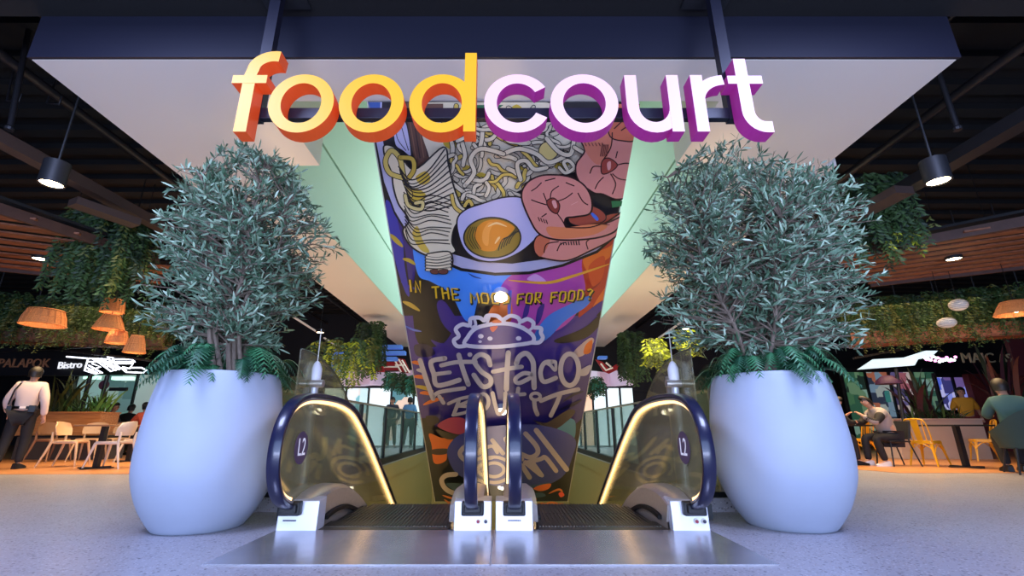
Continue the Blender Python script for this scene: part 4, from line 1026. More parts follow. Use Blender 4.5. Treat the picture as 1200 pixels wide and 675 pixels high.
# ================================================================== TROUGHS, HANGING GREENERY, PENDANTS
m_g1 = mat('leaf_green', (52, 80, 36), 0.6, noise=0.25, nscale=8)
m_g2 = mat('leaf_olive', (84, 90, 34), 0.6, noise=0.2, nscale=8)
m_g3 = mat('leaf_dark', (30, 52, 30), 0.6)
m_yl = mat('leaf_yellow', (168, 176, 40), 0.6)
def hang(name, label, p0, p1, n, zt, l0, l1, dep, seed, mats, size=0.05, group=None, cat_='hanging plant'):
    rnd = random.Random(seed); mb = MB(); p0, p1 = Vector(p0), Vector(p1)
    for k in range(n):
        p = p0.lerp(p1, rnd.random()); p.y += rnd.uniform(-dep, dep); p.z = zt + rnd.uniform(-0.12, 0.18)
        L = rnd.uniform(l0, l1); m_ = max(4, int(L / 0.045)); ph = rnd.uniform(0, 6); mb.cur = min(len(mats) - 1, int(rnd.random() * len(mats)))
        o2 = Vector((rnd.uniform(-.2, .2), rnd.uniform(-.15, .05), 0))
        for j in range(m_):
            f = j / m_; c = p + Vector((0.04 * math.sin(ph + 3 * f), 0, 0.10 * math.sin(min(1, f * 3) * PI) - L * f)) + o2 * f
            for s in (-1, 1):
                d = Vector((s * rnd.uniform(0.5, 1), rnd.uniform(-.7, .7), -rnd.uniform(0.2, 0.9))).normalized(); sd = d.cross(Vector((0, 1, 0.3))).normalized() * size * 0.17
                mb.add([c, c + d * size * 0.5 + sd, c + d * size, c + d * size * 0.5 - sd], [(0, 1, 2, 3)])
    o = obj(name, mb, mats); tag(o, label, cat_, group); return o
def trough(label, a_, b_, z, h, flabel, seed):
    A, B = on_z(*a_, z), on_z(*b_, z); d = (B - A).normalized(); s = Vector((-d.y, d.x, 0));
    if s.y < 0: s = -s
    t = thing('planter_trough', label, 'planter trough', tuple((A + B) / 2))
    mb = MB(); mb.prism([A, B, B + Vector((0, 0, h)), A + Vector((0, 0, h))], s * 0.04); mb.prism([A + s * 0.45, B + s * 0.45, B + s * 0.45 + Vector((0, 0, h)), A + s * 0.45 + Vector((0, 0, h))], s * 0.04)
    mb.prism([A, B, B + s * 0.49, A + s * 0.49], (0, 0, 0.04)); obj('box', mb, m_brownd if a_[0] < 600 else wood_mat('trough_wood', (120, 70, 48), (140, 86, 60), 3, 0.6, 'X'), t)
    for k in range(5):
        P = A.lerp(B, (k + 0.5) / 5) + s * 0.24; mb = MB(); mb.tube([(P.x, P.y, z + h), (P.x, P.y, 5.2)], 0.012, 6); obj('hanger_rod', mb, m_dark, t)
    hang('trailing_plants', flabel, A + s * 0.2, B + s * 0.2, 900, z + h + 0.55, 0.3, 0.85, 0.3, seed, [m_g3, m_g1, m_g1, m_g2], 0.075)
    hang('trailing_plants', flabel.replace('growing', 'drooping over the lip, growing'), A - s * 0.06, B - s * 0.06, 110, z + h + 0.02, 0.15, 0.5, 0.05, seed + 1, [m_g1, m_g2], 0.06)
trough('dark brown hanging planter trough on the left', (-60, 397), (190, 407), 2.39, 0.28, 'trailing green plants growing in the left hanging trough', 21)
trough('warm brown hanging planter trough on the right', (1250, 389), (1000, 405), 2.39, 0.28, 'trailing green plants growing in the right hanging trough', 31)
A = on_y(92, 262, 6.6); B = on_y(172, 262, 6.6)
hang('hanging_fern', 'large dark green hanging plant cascading beside the left olive tree', A, B, 210, A.z, 0.6, 1.3, 0.35, 41, [m_g3, m_g1, m_g1, m_g2], 0.09)
A = on_y(988, 225, 6.0); B = on_y(1050, 240, 6.0)
hang('hanging_fern', 'large green hanging plant cascading beside the right olive tree', A, B, 120, A.z, 0.4, 1.1, 0.3, 42, [m_g3, m_g1, m_g1], 0.09)
A = on_y(1040, 268, 5.9); B = on_y(1082, 262, 5.9)
hang('hanging_fern', 'yellow-green tips of greenery hanging below the right ceiling', A, B, 16, A.z, 0.15, 0.32, 0.1, 43, [m_g2, m_yl], 0.08)
A = on_y(365, 405, 10.5); B = on_y(440, 410, 10.5)
hang('hanging_fern', 'yellow-lit hanging plants seen past the left handrail', A, B, 46, A.z, 0.2, 1.0, 0.3, 44, [m_g1, m_g2, m_yl], 0.12)
A = on_y(425, 385, 13.5); B = on_y(450, 395, 13.5)
hang('hanging_fern', 'dark hanging plant under the left edge of the soffit', A, B, 60, A.z, 0.6, 1.5, 0.3, 45, [m_g3, m_g1], 0.12)
A = on_y(726, 395, 13.5); B = on_y(750, 390, 13.5)
hang('hanging_fern', 'dark hanging plant under the right edge of the soffit', A, B, 70, A.z, 0.6, 1.5, 0.3, 46, [m_g3, m_g1], 0.12)
A = on_y(756, 412, 10.5); B = on_y(778, 408, 10.5)
hang('lit_plant', 'bright yellow plant lit from within, nearer the mural', A, B, 40, A.z + 0.1, 0.2, 0.5, 0.15, 47, [m_yl, m_g2], 0.12, cat_='plant')
A = on_y(796, 400, 10.2); B = on_y(816, 398, 10.2)
hang('lit_plant', 'bright yellow plant above the white post on the right', A, B, 34, A.z + 0.1, 0.15, 0.42, 0.15, 48, [m_yl, m_g2], 0.12, cat_='plant')
point('plant_lamp', tuple(on_y(768, 405, 10.1)), 12, (1, 0.9, 0.5), 0.05); point('plant_lamp', tuple(on_y(806, 398, 9.8)), 12, (1, 0.9, 0.5), 0.05); point('plant_lamp', tuple(on_y(400, 440, 9.9)), 7, (1, 0.9, 0.5), 0.05)
point('plant_lamp', tuple(on_y(60, 395, 8.2)), 5, (1, 0.75, 0.4), 0.1); point('plant_lamp', tuple(on_y(135, 350, 6.1)), 7, (1, 0.85, 0.45), 0.1)
point('plant_lamp', tuple(on_y(1140, 395, 7.8)), 5, (1, 0.75, 0.4), 0.1)

m_wick = mat('rattan', (200, 128, 70), 0.7, emit=0.06, ec=(220, 120, 60), noise=0.2, nscale=60)
m_bulb = mat('warm_bulb', (255, 226, 190), 0.5, emit=9)
def pendant(u, v, Y, r0, r1, h, label, m, wicker=True, power=6):
    c = on_y(u, v, Y); t = thing('pendant_lamp', label, 'lamp', tuple(c), 'rattan pendant lamps' if wicker else 'round paper lanterns')
    if wicker:
        mb = MB(); mb.lathe([(r1, 0), (r1 * 0.98, 0.03), ((r0 + r1) / 2 * 1.03, h / 2), (r0, h * 0.95), (r0 * 0.6, h)], c, 24, False, False); obj('shade', mb, m, t, True)
        mb = MB()
        for k in range(20):
            a_ = 2 * PI * k / 20; ca, sa = math.cos(a_), math.sin(a_)
            mb.tube([c + Vector((r1 * ca, r1 * sa, 0)), c + Vector(((r0 + r1) / 2 * 1.05 * ca, (r0 + r1) / 2 * 1.05 * sa, h / 2)), c + Vector((r0 * ca, r0 * sa, h))], 0.006, 4)
        for f in (0, 0.5, 1):
            rr = r1 + (r0 - r1) * f; mb.tube([c + Vector((rr * 1.01 * math.cos(2 * PI * k / 20), rr * 1.01 * math.sin(2 * PI * k / 20), h * f)) for k in range(21)], 0.009, 4)
        obj('rattan_frame', mb, m_wick, t)
        mb = MB(); mb.ball(c + Vector((0, 0, h * 0.35)), 0.045); obj('bulb', mb, m_bulb, t, True)
        point('pendant_light', tuple(c + Vector((0, 0, h * 0.2))), power, (1, 0.7, 0.4), 0.05)
    else:
        mb = MB(); mb.ball(c + Vector((0, 0, h / 2)), (r1, r1, h / 2), 20, 14); obj('shade', mb, m, t, True)
        mb = MB()
        for f in (0.15, 0.3, 0.45, 0.6, 0.75, 0.88):
            z_ = h * f; rr = r1 * math.sqrt(max(0, 1 - ((f - 0.5) * 2) ** 2)) * 1.01
            mb.tube([c + Vector((rr * math.cos(2 * PI * k / 20), rr * math.sin(2 * PI * k / 20), z_)) for k in range(21)], 0.004, 4)
        obj('ribs', mb, mat('paper_rib', (150, 140, 128), 0.7), t)
    mb = MB(); mb.tube([c + Vector((0, 0, h)), (c.x, c.y, 5.2)], 0.006, 5); obj('cord', mb, m_blackrub, t)
pendant(50, 381, 7.8, 0.24, 0.31, 0.26, 'wide drum-shaped rattan lamp on the far left', m_wick)
pendant(131, 366, 7.8, 0.14, 0.17, 0.22, 'rattan lamp topmost of the cluster beside the left olive tree', m_wick, power=3)
pendant(127, 386, 7.7, 0.12, 0.22, 0.24, 'flared rattan lamp second from top in the left cluster', m_wick, power=3)
pendant(136, 402, 7.9, 0.12, 0.16, 0.2, 'small rattan lamp third down in the left cluster', m_wick, power=3)
pendant(157, 413, 7.8, 0.09, 0.16, 0.28, 'dome-shaped rattan lamp lowest of the left cluster', m_wick, power=3)
m_paper = mat('paper_lantern', (215, 205, 192), 0.8, emit=0.12)
pendant(1125, 364, 7.6, 0.1, 0.13, 0.2, 'white ribbed paper lantern higher of the two on the right', m_paper, False)
pendant(1111, 384, 7.6, 0.1, 0.13, 0.17, 'white ribbed paper lantern lower of the two on the right', m_paper, False)
pendant(1192, 368, 7.2, 0.16, 0.27, 0.2, 'glowing rattan lamp at the right edge', m_wick, power=9)

# ================================================================== FAR SHOPS
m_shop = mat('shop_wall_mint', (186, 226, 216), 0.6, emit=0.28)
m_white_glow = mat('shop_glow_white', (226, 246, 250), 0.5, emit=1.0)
m_lilac = mat('lilac_band', (214, 190, 216), 0.6, emit=0.25)  # slight emission stands in for light falling on the canopy
def busy(name, cols, emit, scale=3.0):
    m = bpy.data.materials.new(name); m.use_nodes = True; nt = m.node_tree; N = nt.nodes; L = nt.links; b = N['Principled BSDF']
    tc = N.new('ShaderNodeTexCoord'); mp = N.new('ShaderNodeMapping'); mp.inputs['Scale'].default_value = (scale, 1, scale * 0.8); L.new(tc.outputs['Object'], mp.inputs[0])
    v = N.new('ShaderNodeTexVoronoi'); v.distance = 'CHEBYCHEV'; v.inputs['Scale'].default_value = 1.0; v.inputs['Randomness'].default_value = 0.8; L.new(mp.outputs[0], v.inputs['Vector'])
    s = N.new('ShaderNodeSeparateColor'); L.new(v.outputs['Color'], s.inputs[0]); r = N.new('ShaderNodeValToRGB'); r.color_ramp.interpolation = 'CONSTANT'
    for k, c in enumerate(cols):
        el = r.color_ramp.elements[k] if k < 2 else r.color_ramp.elements.new(k / len(cols))
        el.position = k / len(cols); el.color = rgb(*c)
    L.new(s.outputs[0], r.inputs[0]); L.new(r.outputs[0], b.inputs['Base Color']); L.new(r.outputs[0], b.inputs['Emission Color']); b.inputs['Emission Strength'].default_value = emit
    return m
def facade(name, label, u0, u1, v0, v1, Y, mats, n, catg='shop front', z0=0.0, group=None):
    a_, b_ = on_y(u0, v0, Y), on_y(u1, v1, Y); zt = a_.z; zb = max(z0, b_.z); x0, x1 = a_.x, on_y(u1, v0, Y).x
    t = thing(name, label, catg, ((x0 + x1) / 2, Y, zb), group)
    d = (x1 - x0) / n
    for k in range(n):
        mb = MB(); mb.box((x0 + k * d + 0.04, Y + 0.02, zb + 0.05), (x0 + (k + 1) * d - 0.04, Y + 0.05, zt - 0.05)); obj('window_pane', mb, mats[k % len(mats)], t)
        mb = MB(); mb.box((x0 + k * d - 0.03, Y - 0.03, zb), (x0 + k * d + 0.03, Y + 0.08, zt)); obj('mullion', mb, m_dark, t)
    mb = MB(); mb.box((x0, Y - 0.05, zt - 0.06), (x1, Y + 0.1, zt + 0.08)); obj('header', mb, m_dark, t)
    return t
# lilac bulkhead and glowing shop beyond the well
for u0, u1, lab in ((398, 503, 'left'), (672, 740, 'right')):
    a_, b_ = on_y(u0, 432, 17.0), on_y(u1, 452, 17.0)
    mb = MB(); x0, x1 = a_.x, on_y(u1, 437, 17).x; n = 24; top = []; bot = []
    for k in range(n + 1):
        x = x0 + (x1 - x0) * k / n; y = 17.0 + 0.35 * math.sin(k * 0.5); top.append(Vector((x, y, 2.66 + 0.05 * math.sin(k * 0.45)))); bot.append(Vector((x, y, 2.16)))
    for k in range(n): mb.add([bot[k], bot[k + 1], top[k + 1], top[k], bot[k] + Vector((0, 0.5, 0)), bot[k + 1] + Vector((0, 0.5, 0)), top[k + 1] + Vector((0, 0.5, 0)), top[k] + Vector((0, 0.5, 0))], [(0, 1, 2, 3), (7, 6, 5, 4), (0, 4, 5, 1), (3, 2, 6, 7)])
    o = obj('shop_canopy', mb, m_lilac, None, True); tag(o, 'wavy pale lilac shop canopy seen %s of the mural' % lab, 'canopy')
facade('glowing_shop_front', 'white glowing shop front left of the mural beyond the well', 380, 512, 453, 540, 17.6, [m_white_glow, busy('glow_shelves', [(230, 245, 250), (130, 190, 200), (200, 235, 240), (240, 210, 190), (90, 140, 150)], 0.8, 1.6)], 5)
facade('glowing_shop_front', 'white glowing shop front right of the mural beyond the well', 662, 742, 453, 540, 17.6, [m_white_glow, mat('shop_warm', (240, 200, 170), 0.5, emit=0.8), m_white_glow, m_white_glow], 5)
m_bglow = mat('blue_glow', (70, 110, 190), 0.5, emit=0.5)
for k, (u0, v0, u1, v1) in enumerate(((448, 404, 470, 408), (448, 411, 474, 415), (446, 418, 464, 422), (702, 417, 712, 420))):
    a_, b_ = on_y(u0, v0, 15), on_y(u1, v1, 15); mb = MB(); mb.box((a_.x, 15, b_.z), (b_.x, 15.3, a_.z)); o = obj('blue_light_bar', mb, m_bglow)
    tag(o, ('upper blue light bar under the left soffit edge', 'middle blue light bar under the left soffit edge', 'lowest blue light bar under the left soffit edge', 'small blue light bar under the right soffit edge')[k], 'light')
a_ = on_y(390, 408, 12); mb = MB(); mb.box((a_.x, 12, on_y(390, 440, 12).z), (on_y(402, 408, 12).x, 12.08, a_.z)); o = obj('blue_banner', mb, m_bglow); tag(o, 'narrow bright blue banner among the hanging plants on the left', 'banner')
# red and white lattice sign, red swallow shaped sign
m_red = mat('sign_red', (150, 26, 34), 0.5, emit=0.15); m_sw = mat('sign_white', (230, 215, 205), 0.5, emit=0.2)
def tube_art(name, label, Y, polys, lines, lw, mp, ml, catg='sign'):
    c = on_y(polys[0][0][0] if polys else lines[0][0][0], polys[0][0][1] if polys else lines[0][0][1], Y)
    t = thing(name, label, catg, tuple(c)); 
    if polys:
        mb = MB()
        for P in polys: mb.prism([on_y(u, v, Y) for u, v in P], (0, 0.06, 0))
        obj('board', mb, mp, t)
    if lines:
        mb = MB()
        for L in lines:
            P = [on_y(u, v, Y - 0.03) for u, v in L]; mb.tube(P, lw, 5)
        obj('outline', mb, ml, t)
    return t
tube_art('lattice_sign', 'red sign with white lattice lines above the left lilac canopy', 16.4, [[(442, 436), (451, 436), (447, 424), (440, 419)], [(447, 424), (462, 424), (462, 419), (474, 421), (481, 437), (470, 437), (466, 434), (451, 434)]],
         [[(450, 430), (466, 430)], [(462, 421), (470, 436)], [(467, 421), (476, 436)], [(471, 422), (480, 437)], [(463, 428), (474, 428)]], 0.03, m_red, m_sw)
tube_art('arrow_sign', 'red and white arrow-shaped sign above the right lilac canopy', 16.4, [[(698, 421), (706, 424), (714, 432), (722, 427), (732, 428), (722, 434), (714, 438), (707, 435)]], [[(704, 426), (710, 434), (718, 431)], [(710, 425), (716, 430)]], 0.035, m_red, m_sw)
# green potted shrubs on the shop
for u, v, lab in ((462, 452, 'bushy green plant on the shop left of the mural'), (478, 455, 'second bushy green plant close to the mural on the left'), (697, 458, 'bushy dark green plant on the shop right of the mural')):
    p = on_y(u, v, 16.2); hang('shop_plant', lab, p + Vector((-.3, 0, 0)), p + Vector((.3, 0, 0)), 60, p.z + 0.25, 0.15, 0.45, 0.2, int(u), [m_g1, m_g3, mat('leaf_teal', (40, 110, 90), 0.6)], 0.13, cat_='plant')
# left restaurants
mb = MB(); a_, b_ = on_y(-70, 408, 12.5), on_y(103, 440, 12.5); mb.box((a_.x, 12.5, b_.z), (b_.x, 12.7, a_.z)); o = obj('shop_sign_board', mb, m_dark)
tag(o, 'long black shop sign board behind the standing man', 'sign board')
def txt_px(name, s, u, v, Y, hpx, m, label, parent=None, sx=1.0, rz=0.0, depth=0.03):
    c = on_y(u, v, Y); hz = on_y(u, v - hpx / 2, Y).z - on_y(u, v + hpx / 2, Y).z
    M = Matrix.Translation(c) @ Matrix.Rotation(rz, 4, 'Y') @ Matrix.Rotation(PI / 2, 4, 'X') @ Matrix.Diagonal((sx, 1, 1, 1))
    o = obj(name, text_mb(s, hz * 1.38, M, depth), m)
    return tag(o, label, 'sign')
txt_px('sign_lettering', 'PALAPOK', 28, 426, 12.45, 10.5, mat('dim_brass', (170, 120, 88), 0.5, emit=0.03), 'dim brown lettering reading PALAPOK above the standing man', sx=0.98)
txt_px('sign_lettering', 'Bistro', 82, 428, 12.44, 8.5, mat('sign_white2', (235, 238, 245), 0.5, emit=0.9), 'small bright white slanted lettering on the black sign board', sx=1.0, rz=R(-3))
LN = [[(104, 420), (128, 421), (142, 432), (130, 435), (112, 422)], [(103, 421), (99, 434), (112, 438), (120, 437), (104, 428)], [(108, 426), (118, 430), (104, 434)], [(126, 418), (132, 419), (134, 425), (140, 432)],
      [(127, 419), (131, 428), (138, 430)], [(134, 421), (154, 421), (158, 424), (136, 424)], [(136, 426), (156, 426), (152, 432), (144, 430), (148, 434)], [(142, 431), (148, 436), (168, 437), (172, 434), (166, 431), (152, 431)],
      [(104, 424), (124, 424), (132, 431)], [(100, 430), (114, 437)], [(78, 418), (103, 420)], [(114, 420), (136, 434)], [(119, 420), (140, 433)], [(108, 420), (126, 431)]]
tube_art('neon_sign', 'tangled bright white neon tube sign over the mint restaurant', 11.6, [], LN, 0.019, m_sw, mat('neon_white', (235, 240, 255), 0.5, emit=2.6))
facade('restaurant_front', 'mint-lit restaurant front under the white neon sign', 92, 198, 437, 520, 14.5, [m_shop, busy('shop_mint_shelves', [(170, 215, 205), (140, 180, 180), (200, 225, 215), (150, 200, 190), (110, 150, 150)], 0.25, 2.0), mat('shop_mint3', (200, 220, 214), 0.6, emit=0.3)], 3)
for k, (u0, u1, v) in enumerate(((98, 112, 442), (131, 152, 443))):
    a_, b_ = on_y(u0, v - 2, 13.8), on_y(u1, v + 2, 13.8); mb = MB(); mb.box((a_.x, 13.8, b_.z), (b_.x, 14.0, a_.z)); o = obj('strip_light', mb, mat('mint_strip', (190, 255, 225), 0.5, emit=1.6)); tag(o, ('shorter mint strip light under the neon sign', 'longer mint strip light under the neon sign')[k], 'light')
mb = MB(); a_ = on_y(121, 451, 13.0); mb.tube([a_, a_ + Vector((0, 0.05, 0))], 0.13, 20); o = obj('round_sign', mb, mat('plum_disc', (120, 70, 90), 0.5)); tag(o, 'small round plum sign hanging in the mint restaurant', 'sign')
mb = MB(); a_, b_ = on_y(128, 454, 12.9), on_y(148, 458, 12.9); mb.box((a_.x, 12.9, b_.z), (b_.x, 12.95, a_.z)); o = obj('hanging_sign', mb, m_dark); tag(o, 'flat black sign bar hanging in the mint restaurant', 'sign')
for u, v0, lab in ((107, 436, 'slanted black pillar left of the mint restaurant'), (126, 440, 'thin black pillar inside the mint restaurant')):
    a_ = on_y(u, v0, 12.2); tub('slim_pillar', lab, 'pillar', [(a_.x, 12.2, 0), (a_.x, 12.2, a_.z)], 0.05, m_dark)
# right restaurants
tube_art('light_panel', 'white glowing ceiling panel over the right restaurant', 12.6, [[(1006, 433), (1024, 421), (1060, 419), (1085, 411), (1099, 411), (1092, 418), (1076, 421), (1072, 428)]], [], 0.02, m_white_glow, m_sw, 'light')
facade('restaurant_front', 'colourful lit restaurant front behind the seated man on the right', 985, 1095, 434, 520, 15.5, [busy('lit_shelves_green', [(60, 110, 84), (120, 160, 120), (40, 60, 50), (150, 190, 170), (80, 130, 90)], 0.35), busy('lit_shelves_teal', [(70, 150, 140), (190, 200, 190), (60, 70, 90), (200, 120, 90), (140, 170, 190)], 0.35, 4), busy('lit_shelves_mixed', [(120, 110, 160), (230, 210, 200), (50, 40, 60), (190, 110, 120), (90, 80, 120)], 0.35, 5)], 4)
facade('screen_wall', 'blue-lit screen wall behind the broad-leaf plant', 1095, 1135, 440, 482, 14.8, [busy('screen_glow', [(90, 110, 220), (190, 190, 240), (60, 60, 120), (140, 150, 235), (110, 90, 150)], 0.7, 3.5)], 2, 'screen', 0.9)
mb = MB(); a_, b_ = on_y(1134, 438, 14.5), on_y(1290, 520, 14.5); mb.box((a_.x, 14.5, 0), (b_.x, 14.7, a_.z)); o = obj('brick_partition', mb, mat('brick_red', (116, 44, 40), 0.7, noise=0.3, nscale=5)); tag(o, 'dark red brick partition behind the diner in yellow', 'partition')
mb = MB(); a_, b_ = on_y(1183, 405, 11.5), on_y(1260, 440, 11.5); mb.box((a_.x, 11.5, b_.z), (b_.x, 11.6, on_y(1183, 385, 11.5).z)); o = obj('maroon_panel', mb, mat('maroon', (84, 28, 34), 0.6)); tag(o, 'plain maroon panel at the right edge', 'panel')
txt_px('sign_lettering', 'MAIC', 1146, 420, 11.4, 12, mat('dim_brass2', (150, 140, 110), 0.5, emit=0.03), 'dim lettering reading MAIC above the man in the green chair')
txt_px('sign_lettering', 'AS', 1178, 420, 11.4, 10, mat('dim_brass2', (84, 78, 62)), 'two dim letters beside the maroon panel')
rnd = random.Random(3)
t = thing('string_lights', 'cluster of small pink and white lights above the broad-leaf plant', 'lights', tuple(on_y(1100, 424, 12)))
for k in range(22):
    c = on_y(1084 + k * 1.7, 421 + rnd.uniform(-3, 3), 12); mb = MB(); mb.ball(c, 0.035, 8, 6); obj('light_bulb', mb, mat('pinkglow', (255, 150, 220), 0.5, emit=3) if k % 2 else mat('whiteglow', (240, 255, 245), 0.5, emit=3), t, True)
mb = MB(); c = on_y(1041, 447, 10.8); mb.lathe([(0.26, -0.06), (0.24, 0.02), (0.12, 0.12), (0.02, 0.14)], c, 20); o = obj('purple_lampshade', mb, mat('purple_shade', (66, 34, 74), 0.6), None, True); tag(o, 'dark purple lampshade above the seated man on the right', 'lamp')
tub('slim_pillar', 'slanting thin black post beside the purple lampshade', 'pillar', [on_y(1062, 515, 10.6), on_y(1050, 432, 10.6)], 0.035, m_dark)
for k, (a_, b_) in enumerate((((1010, 408), (1075, 400)), ((1000, 420), (1120, 398)), ((0, 412), (110, 406)), ((20, 404), (190, 424)))):
    bar('roof_truss', ('upper grey truss bar above the right restaurant', 'lower slanted truss bar above the right restaurant', 'flat dim truss bar above the left sign board', 'slanted dim truss bar above the neon sign')[k], 'truss', [on_y(*a_, 11.0), on_y(*b_, 11.0)], (0.05, 0.05), m_duct)

# ================================================================== DINING FURNITURE
m_beige = mat('beige_plastic', (206, 176, 140), 0.5)
m_tan = mat('tan_plastic', (150, 112, 84), 0.5)
m_pale = mat('pale_plastic', (216, 206, 194), 0.5)
m_yellow = mat('yellow_metal', (226, 168, 32), 0.35, 0.1)
m_green = mat('green_upholstery', (40, 62, 58), 0.7)
m_ttop = mat('table_top_wood', (150, 112, 82), 0.4)
def beige_chair(m):
    t = thing('cafe_chair', '', 'chair', (0, 0, 0), 'cafe chairs at the left table'); N_ = lambda n_, mb, sm=False: obj(n_, mb, m, t, sm, True, 0.004)
    mb = MB(); out = [(0.23 * math.copysign(abs(math.cos(a_)) ** 0.5, math.cos(a_)), 0.22 * math.copysign(abs(math.sin(a_)) ** 0.5, math.sin(a_))) for a_ in [2 * PI * k / 24 for k in range(24)]]
    mb.prism([(x, y, 0.435) for x, y in out], (0, 0, 0.03)); N_('seat', mb)
    # curved oval backrest (chair faces +Y, back at -Y)
    mb = MB(); nx, nz = 12, 8; vs = []
    for th in (0, 0.018):
        for j in range(nz + 1):
            v = j / nz; z = 0.56 + 0.25 * v; half = 0.245 * (0.72 + 0.28 * math.sin(PI * (0.25 + 0.55 * v))) * (1 - 0.25 * max(0, v - 0.75) * 4 * 0.6)
            for i in range(nx + 1):
                s = -1 + 2 * i / nx; vs.append((half * s, -0.235 - 0.05 * v + 0.085 * s * s + th, z - 0.03 * s * s * (v > 0.6)))
    o_ = (nx + 1) * (nz + 1); fs = []
    for j in range(nz):
        for i in range(nx): a_ = j * (nx + 1) + i; fs += [(a_, a_ + 1, a_ + nx + 2, a_ + nx + 1), (o_ + a_, o_ + a_ + nx + 1, o_ + a_ + nx + 2, o_ + a_ + 1)]
    for i in range(nx): fs += [(i, o_ + i, o_ + i + 1, i + 1), (nz * (nx + 1) + i, nz * (nx + 1) + i + 1, o_ + nz * (nx + 1) + i + 1, o_ + nz * (nx + 1) + i)]
    for j in range(nz): a_ = j * (nx + 1); fs += [(a_, a_ + nx + 1, o_ + a_ + nx + 1, o_ + a_), (a_ + nx, o_ + a_ + nx, o_ + a_ + 2 * nx + 1, a_ + 2 * nx + 1)]
    mb.add(vs, fs); N_('backrest', mb, True)
    for s in (-1, 1):
        mb = MB(); mb.tube([(s * 0.19, 0.18, 0.44), (s * 0.205, 0.21, 0.30), (s * 0.245, 0.27, 0.0)], [0.024, 0.021, 0.013], 8); N_('leg', mb, True)
        mb = MB(); mb.tube([(s * 0.205, -0.215, 0.62), (s * 0.20, -0.20, 0.45), (s * 0.22, -0.25, 0.25), (s * 0.25, -0.33, 0.0)], [0.018, 0.024, 0.021, 0.013], 8); N_('leg', mb, True)
        mb = MB(); mb.tube([(s * 0.2, 0.18, 0.43), (s * 0.2, -0.2, 0.43)], 0.02, 8); N_('side_rail', mb, True)
    return t
protos = {}
def put_chair(builder, key, first, x, y, rz, label, group):
    if key not in protos:
        t = builder(); protos[key] = t; t.location = (x, y, 0); t.rotation_euler = (0, 0, rz); t['label'] = label; t['group'] = group; return t
    return dup(protos[key], (x, y, 0), rz, label, group)
def fl(u, v): p = on_z(u, v, 0); return p.x, p.y
GL = 'cafe chairs at the left table'
def cc(u, v, rz, m, key, label):
    x, y = fl(u, v); put_chair(lambda: beige_chair(m), key, 0, x, y, R(rz), label, GL)
cc(127, 549, 95, m_pale, 'pale', 'pale cafe chair nearest the left white planter')
cc(76, 547, -75, m_beige, 'beige', 'beige cafe chair in front of the potted greenery, back to the standing man')
cc(56, 541, -100, m_tan, 'tan', 'tan cafe chair beside the standing man')
cc(128, 538, 170, m_beige, 'beige', 'beige cafe chair behind the black table column, turned towards the escalators')
cc(158, 541, 100, m_pale, 'pale', 'pale cafe chair half hidden behind the left white planter')
cc(100, 540, 200, m_beige, 'beige', 'beige cafe chair at the back of the table, beside the potted greenery')
def cafe_table(u, v, label, top, w_=0.72, rz=0):
    x, y = fl(u, v); t = thing('cafe_table', label, 'table', (x, y, 0))
    mb = MB(); mb.box((x - w_ / 2, y - w_ / 2, 0.72), (x + w_ / 2, y + w_ / 2, 0.75), rz); obj('table_top', mb, top, t, bevel=0.004)
    mb = MB(); mb.box((x - 0.04, y - 0.04, 0.02), (x + 0.04, y + 0.04, 0.72)); obj('column', mb, m_dark, t)
    mb = MB(); mb.box((x - 0.3, y - 0.035, 0), (x + 0.3, y + 0.035, 0.025)); mb.box((x - 0.035, y - 0.3, 0), (x + 0.035, y + 0.3, 0.025)); obj('base', mb, m_dark, t)
    return t
cafe_table(112, 549, 'cafe table with wooden top and black column among the beige chairs', m_ttop, 0.62)
cafe_table(150, 541, 'second cafe table with black column just left of the white planter', m_ttop, 0.6)
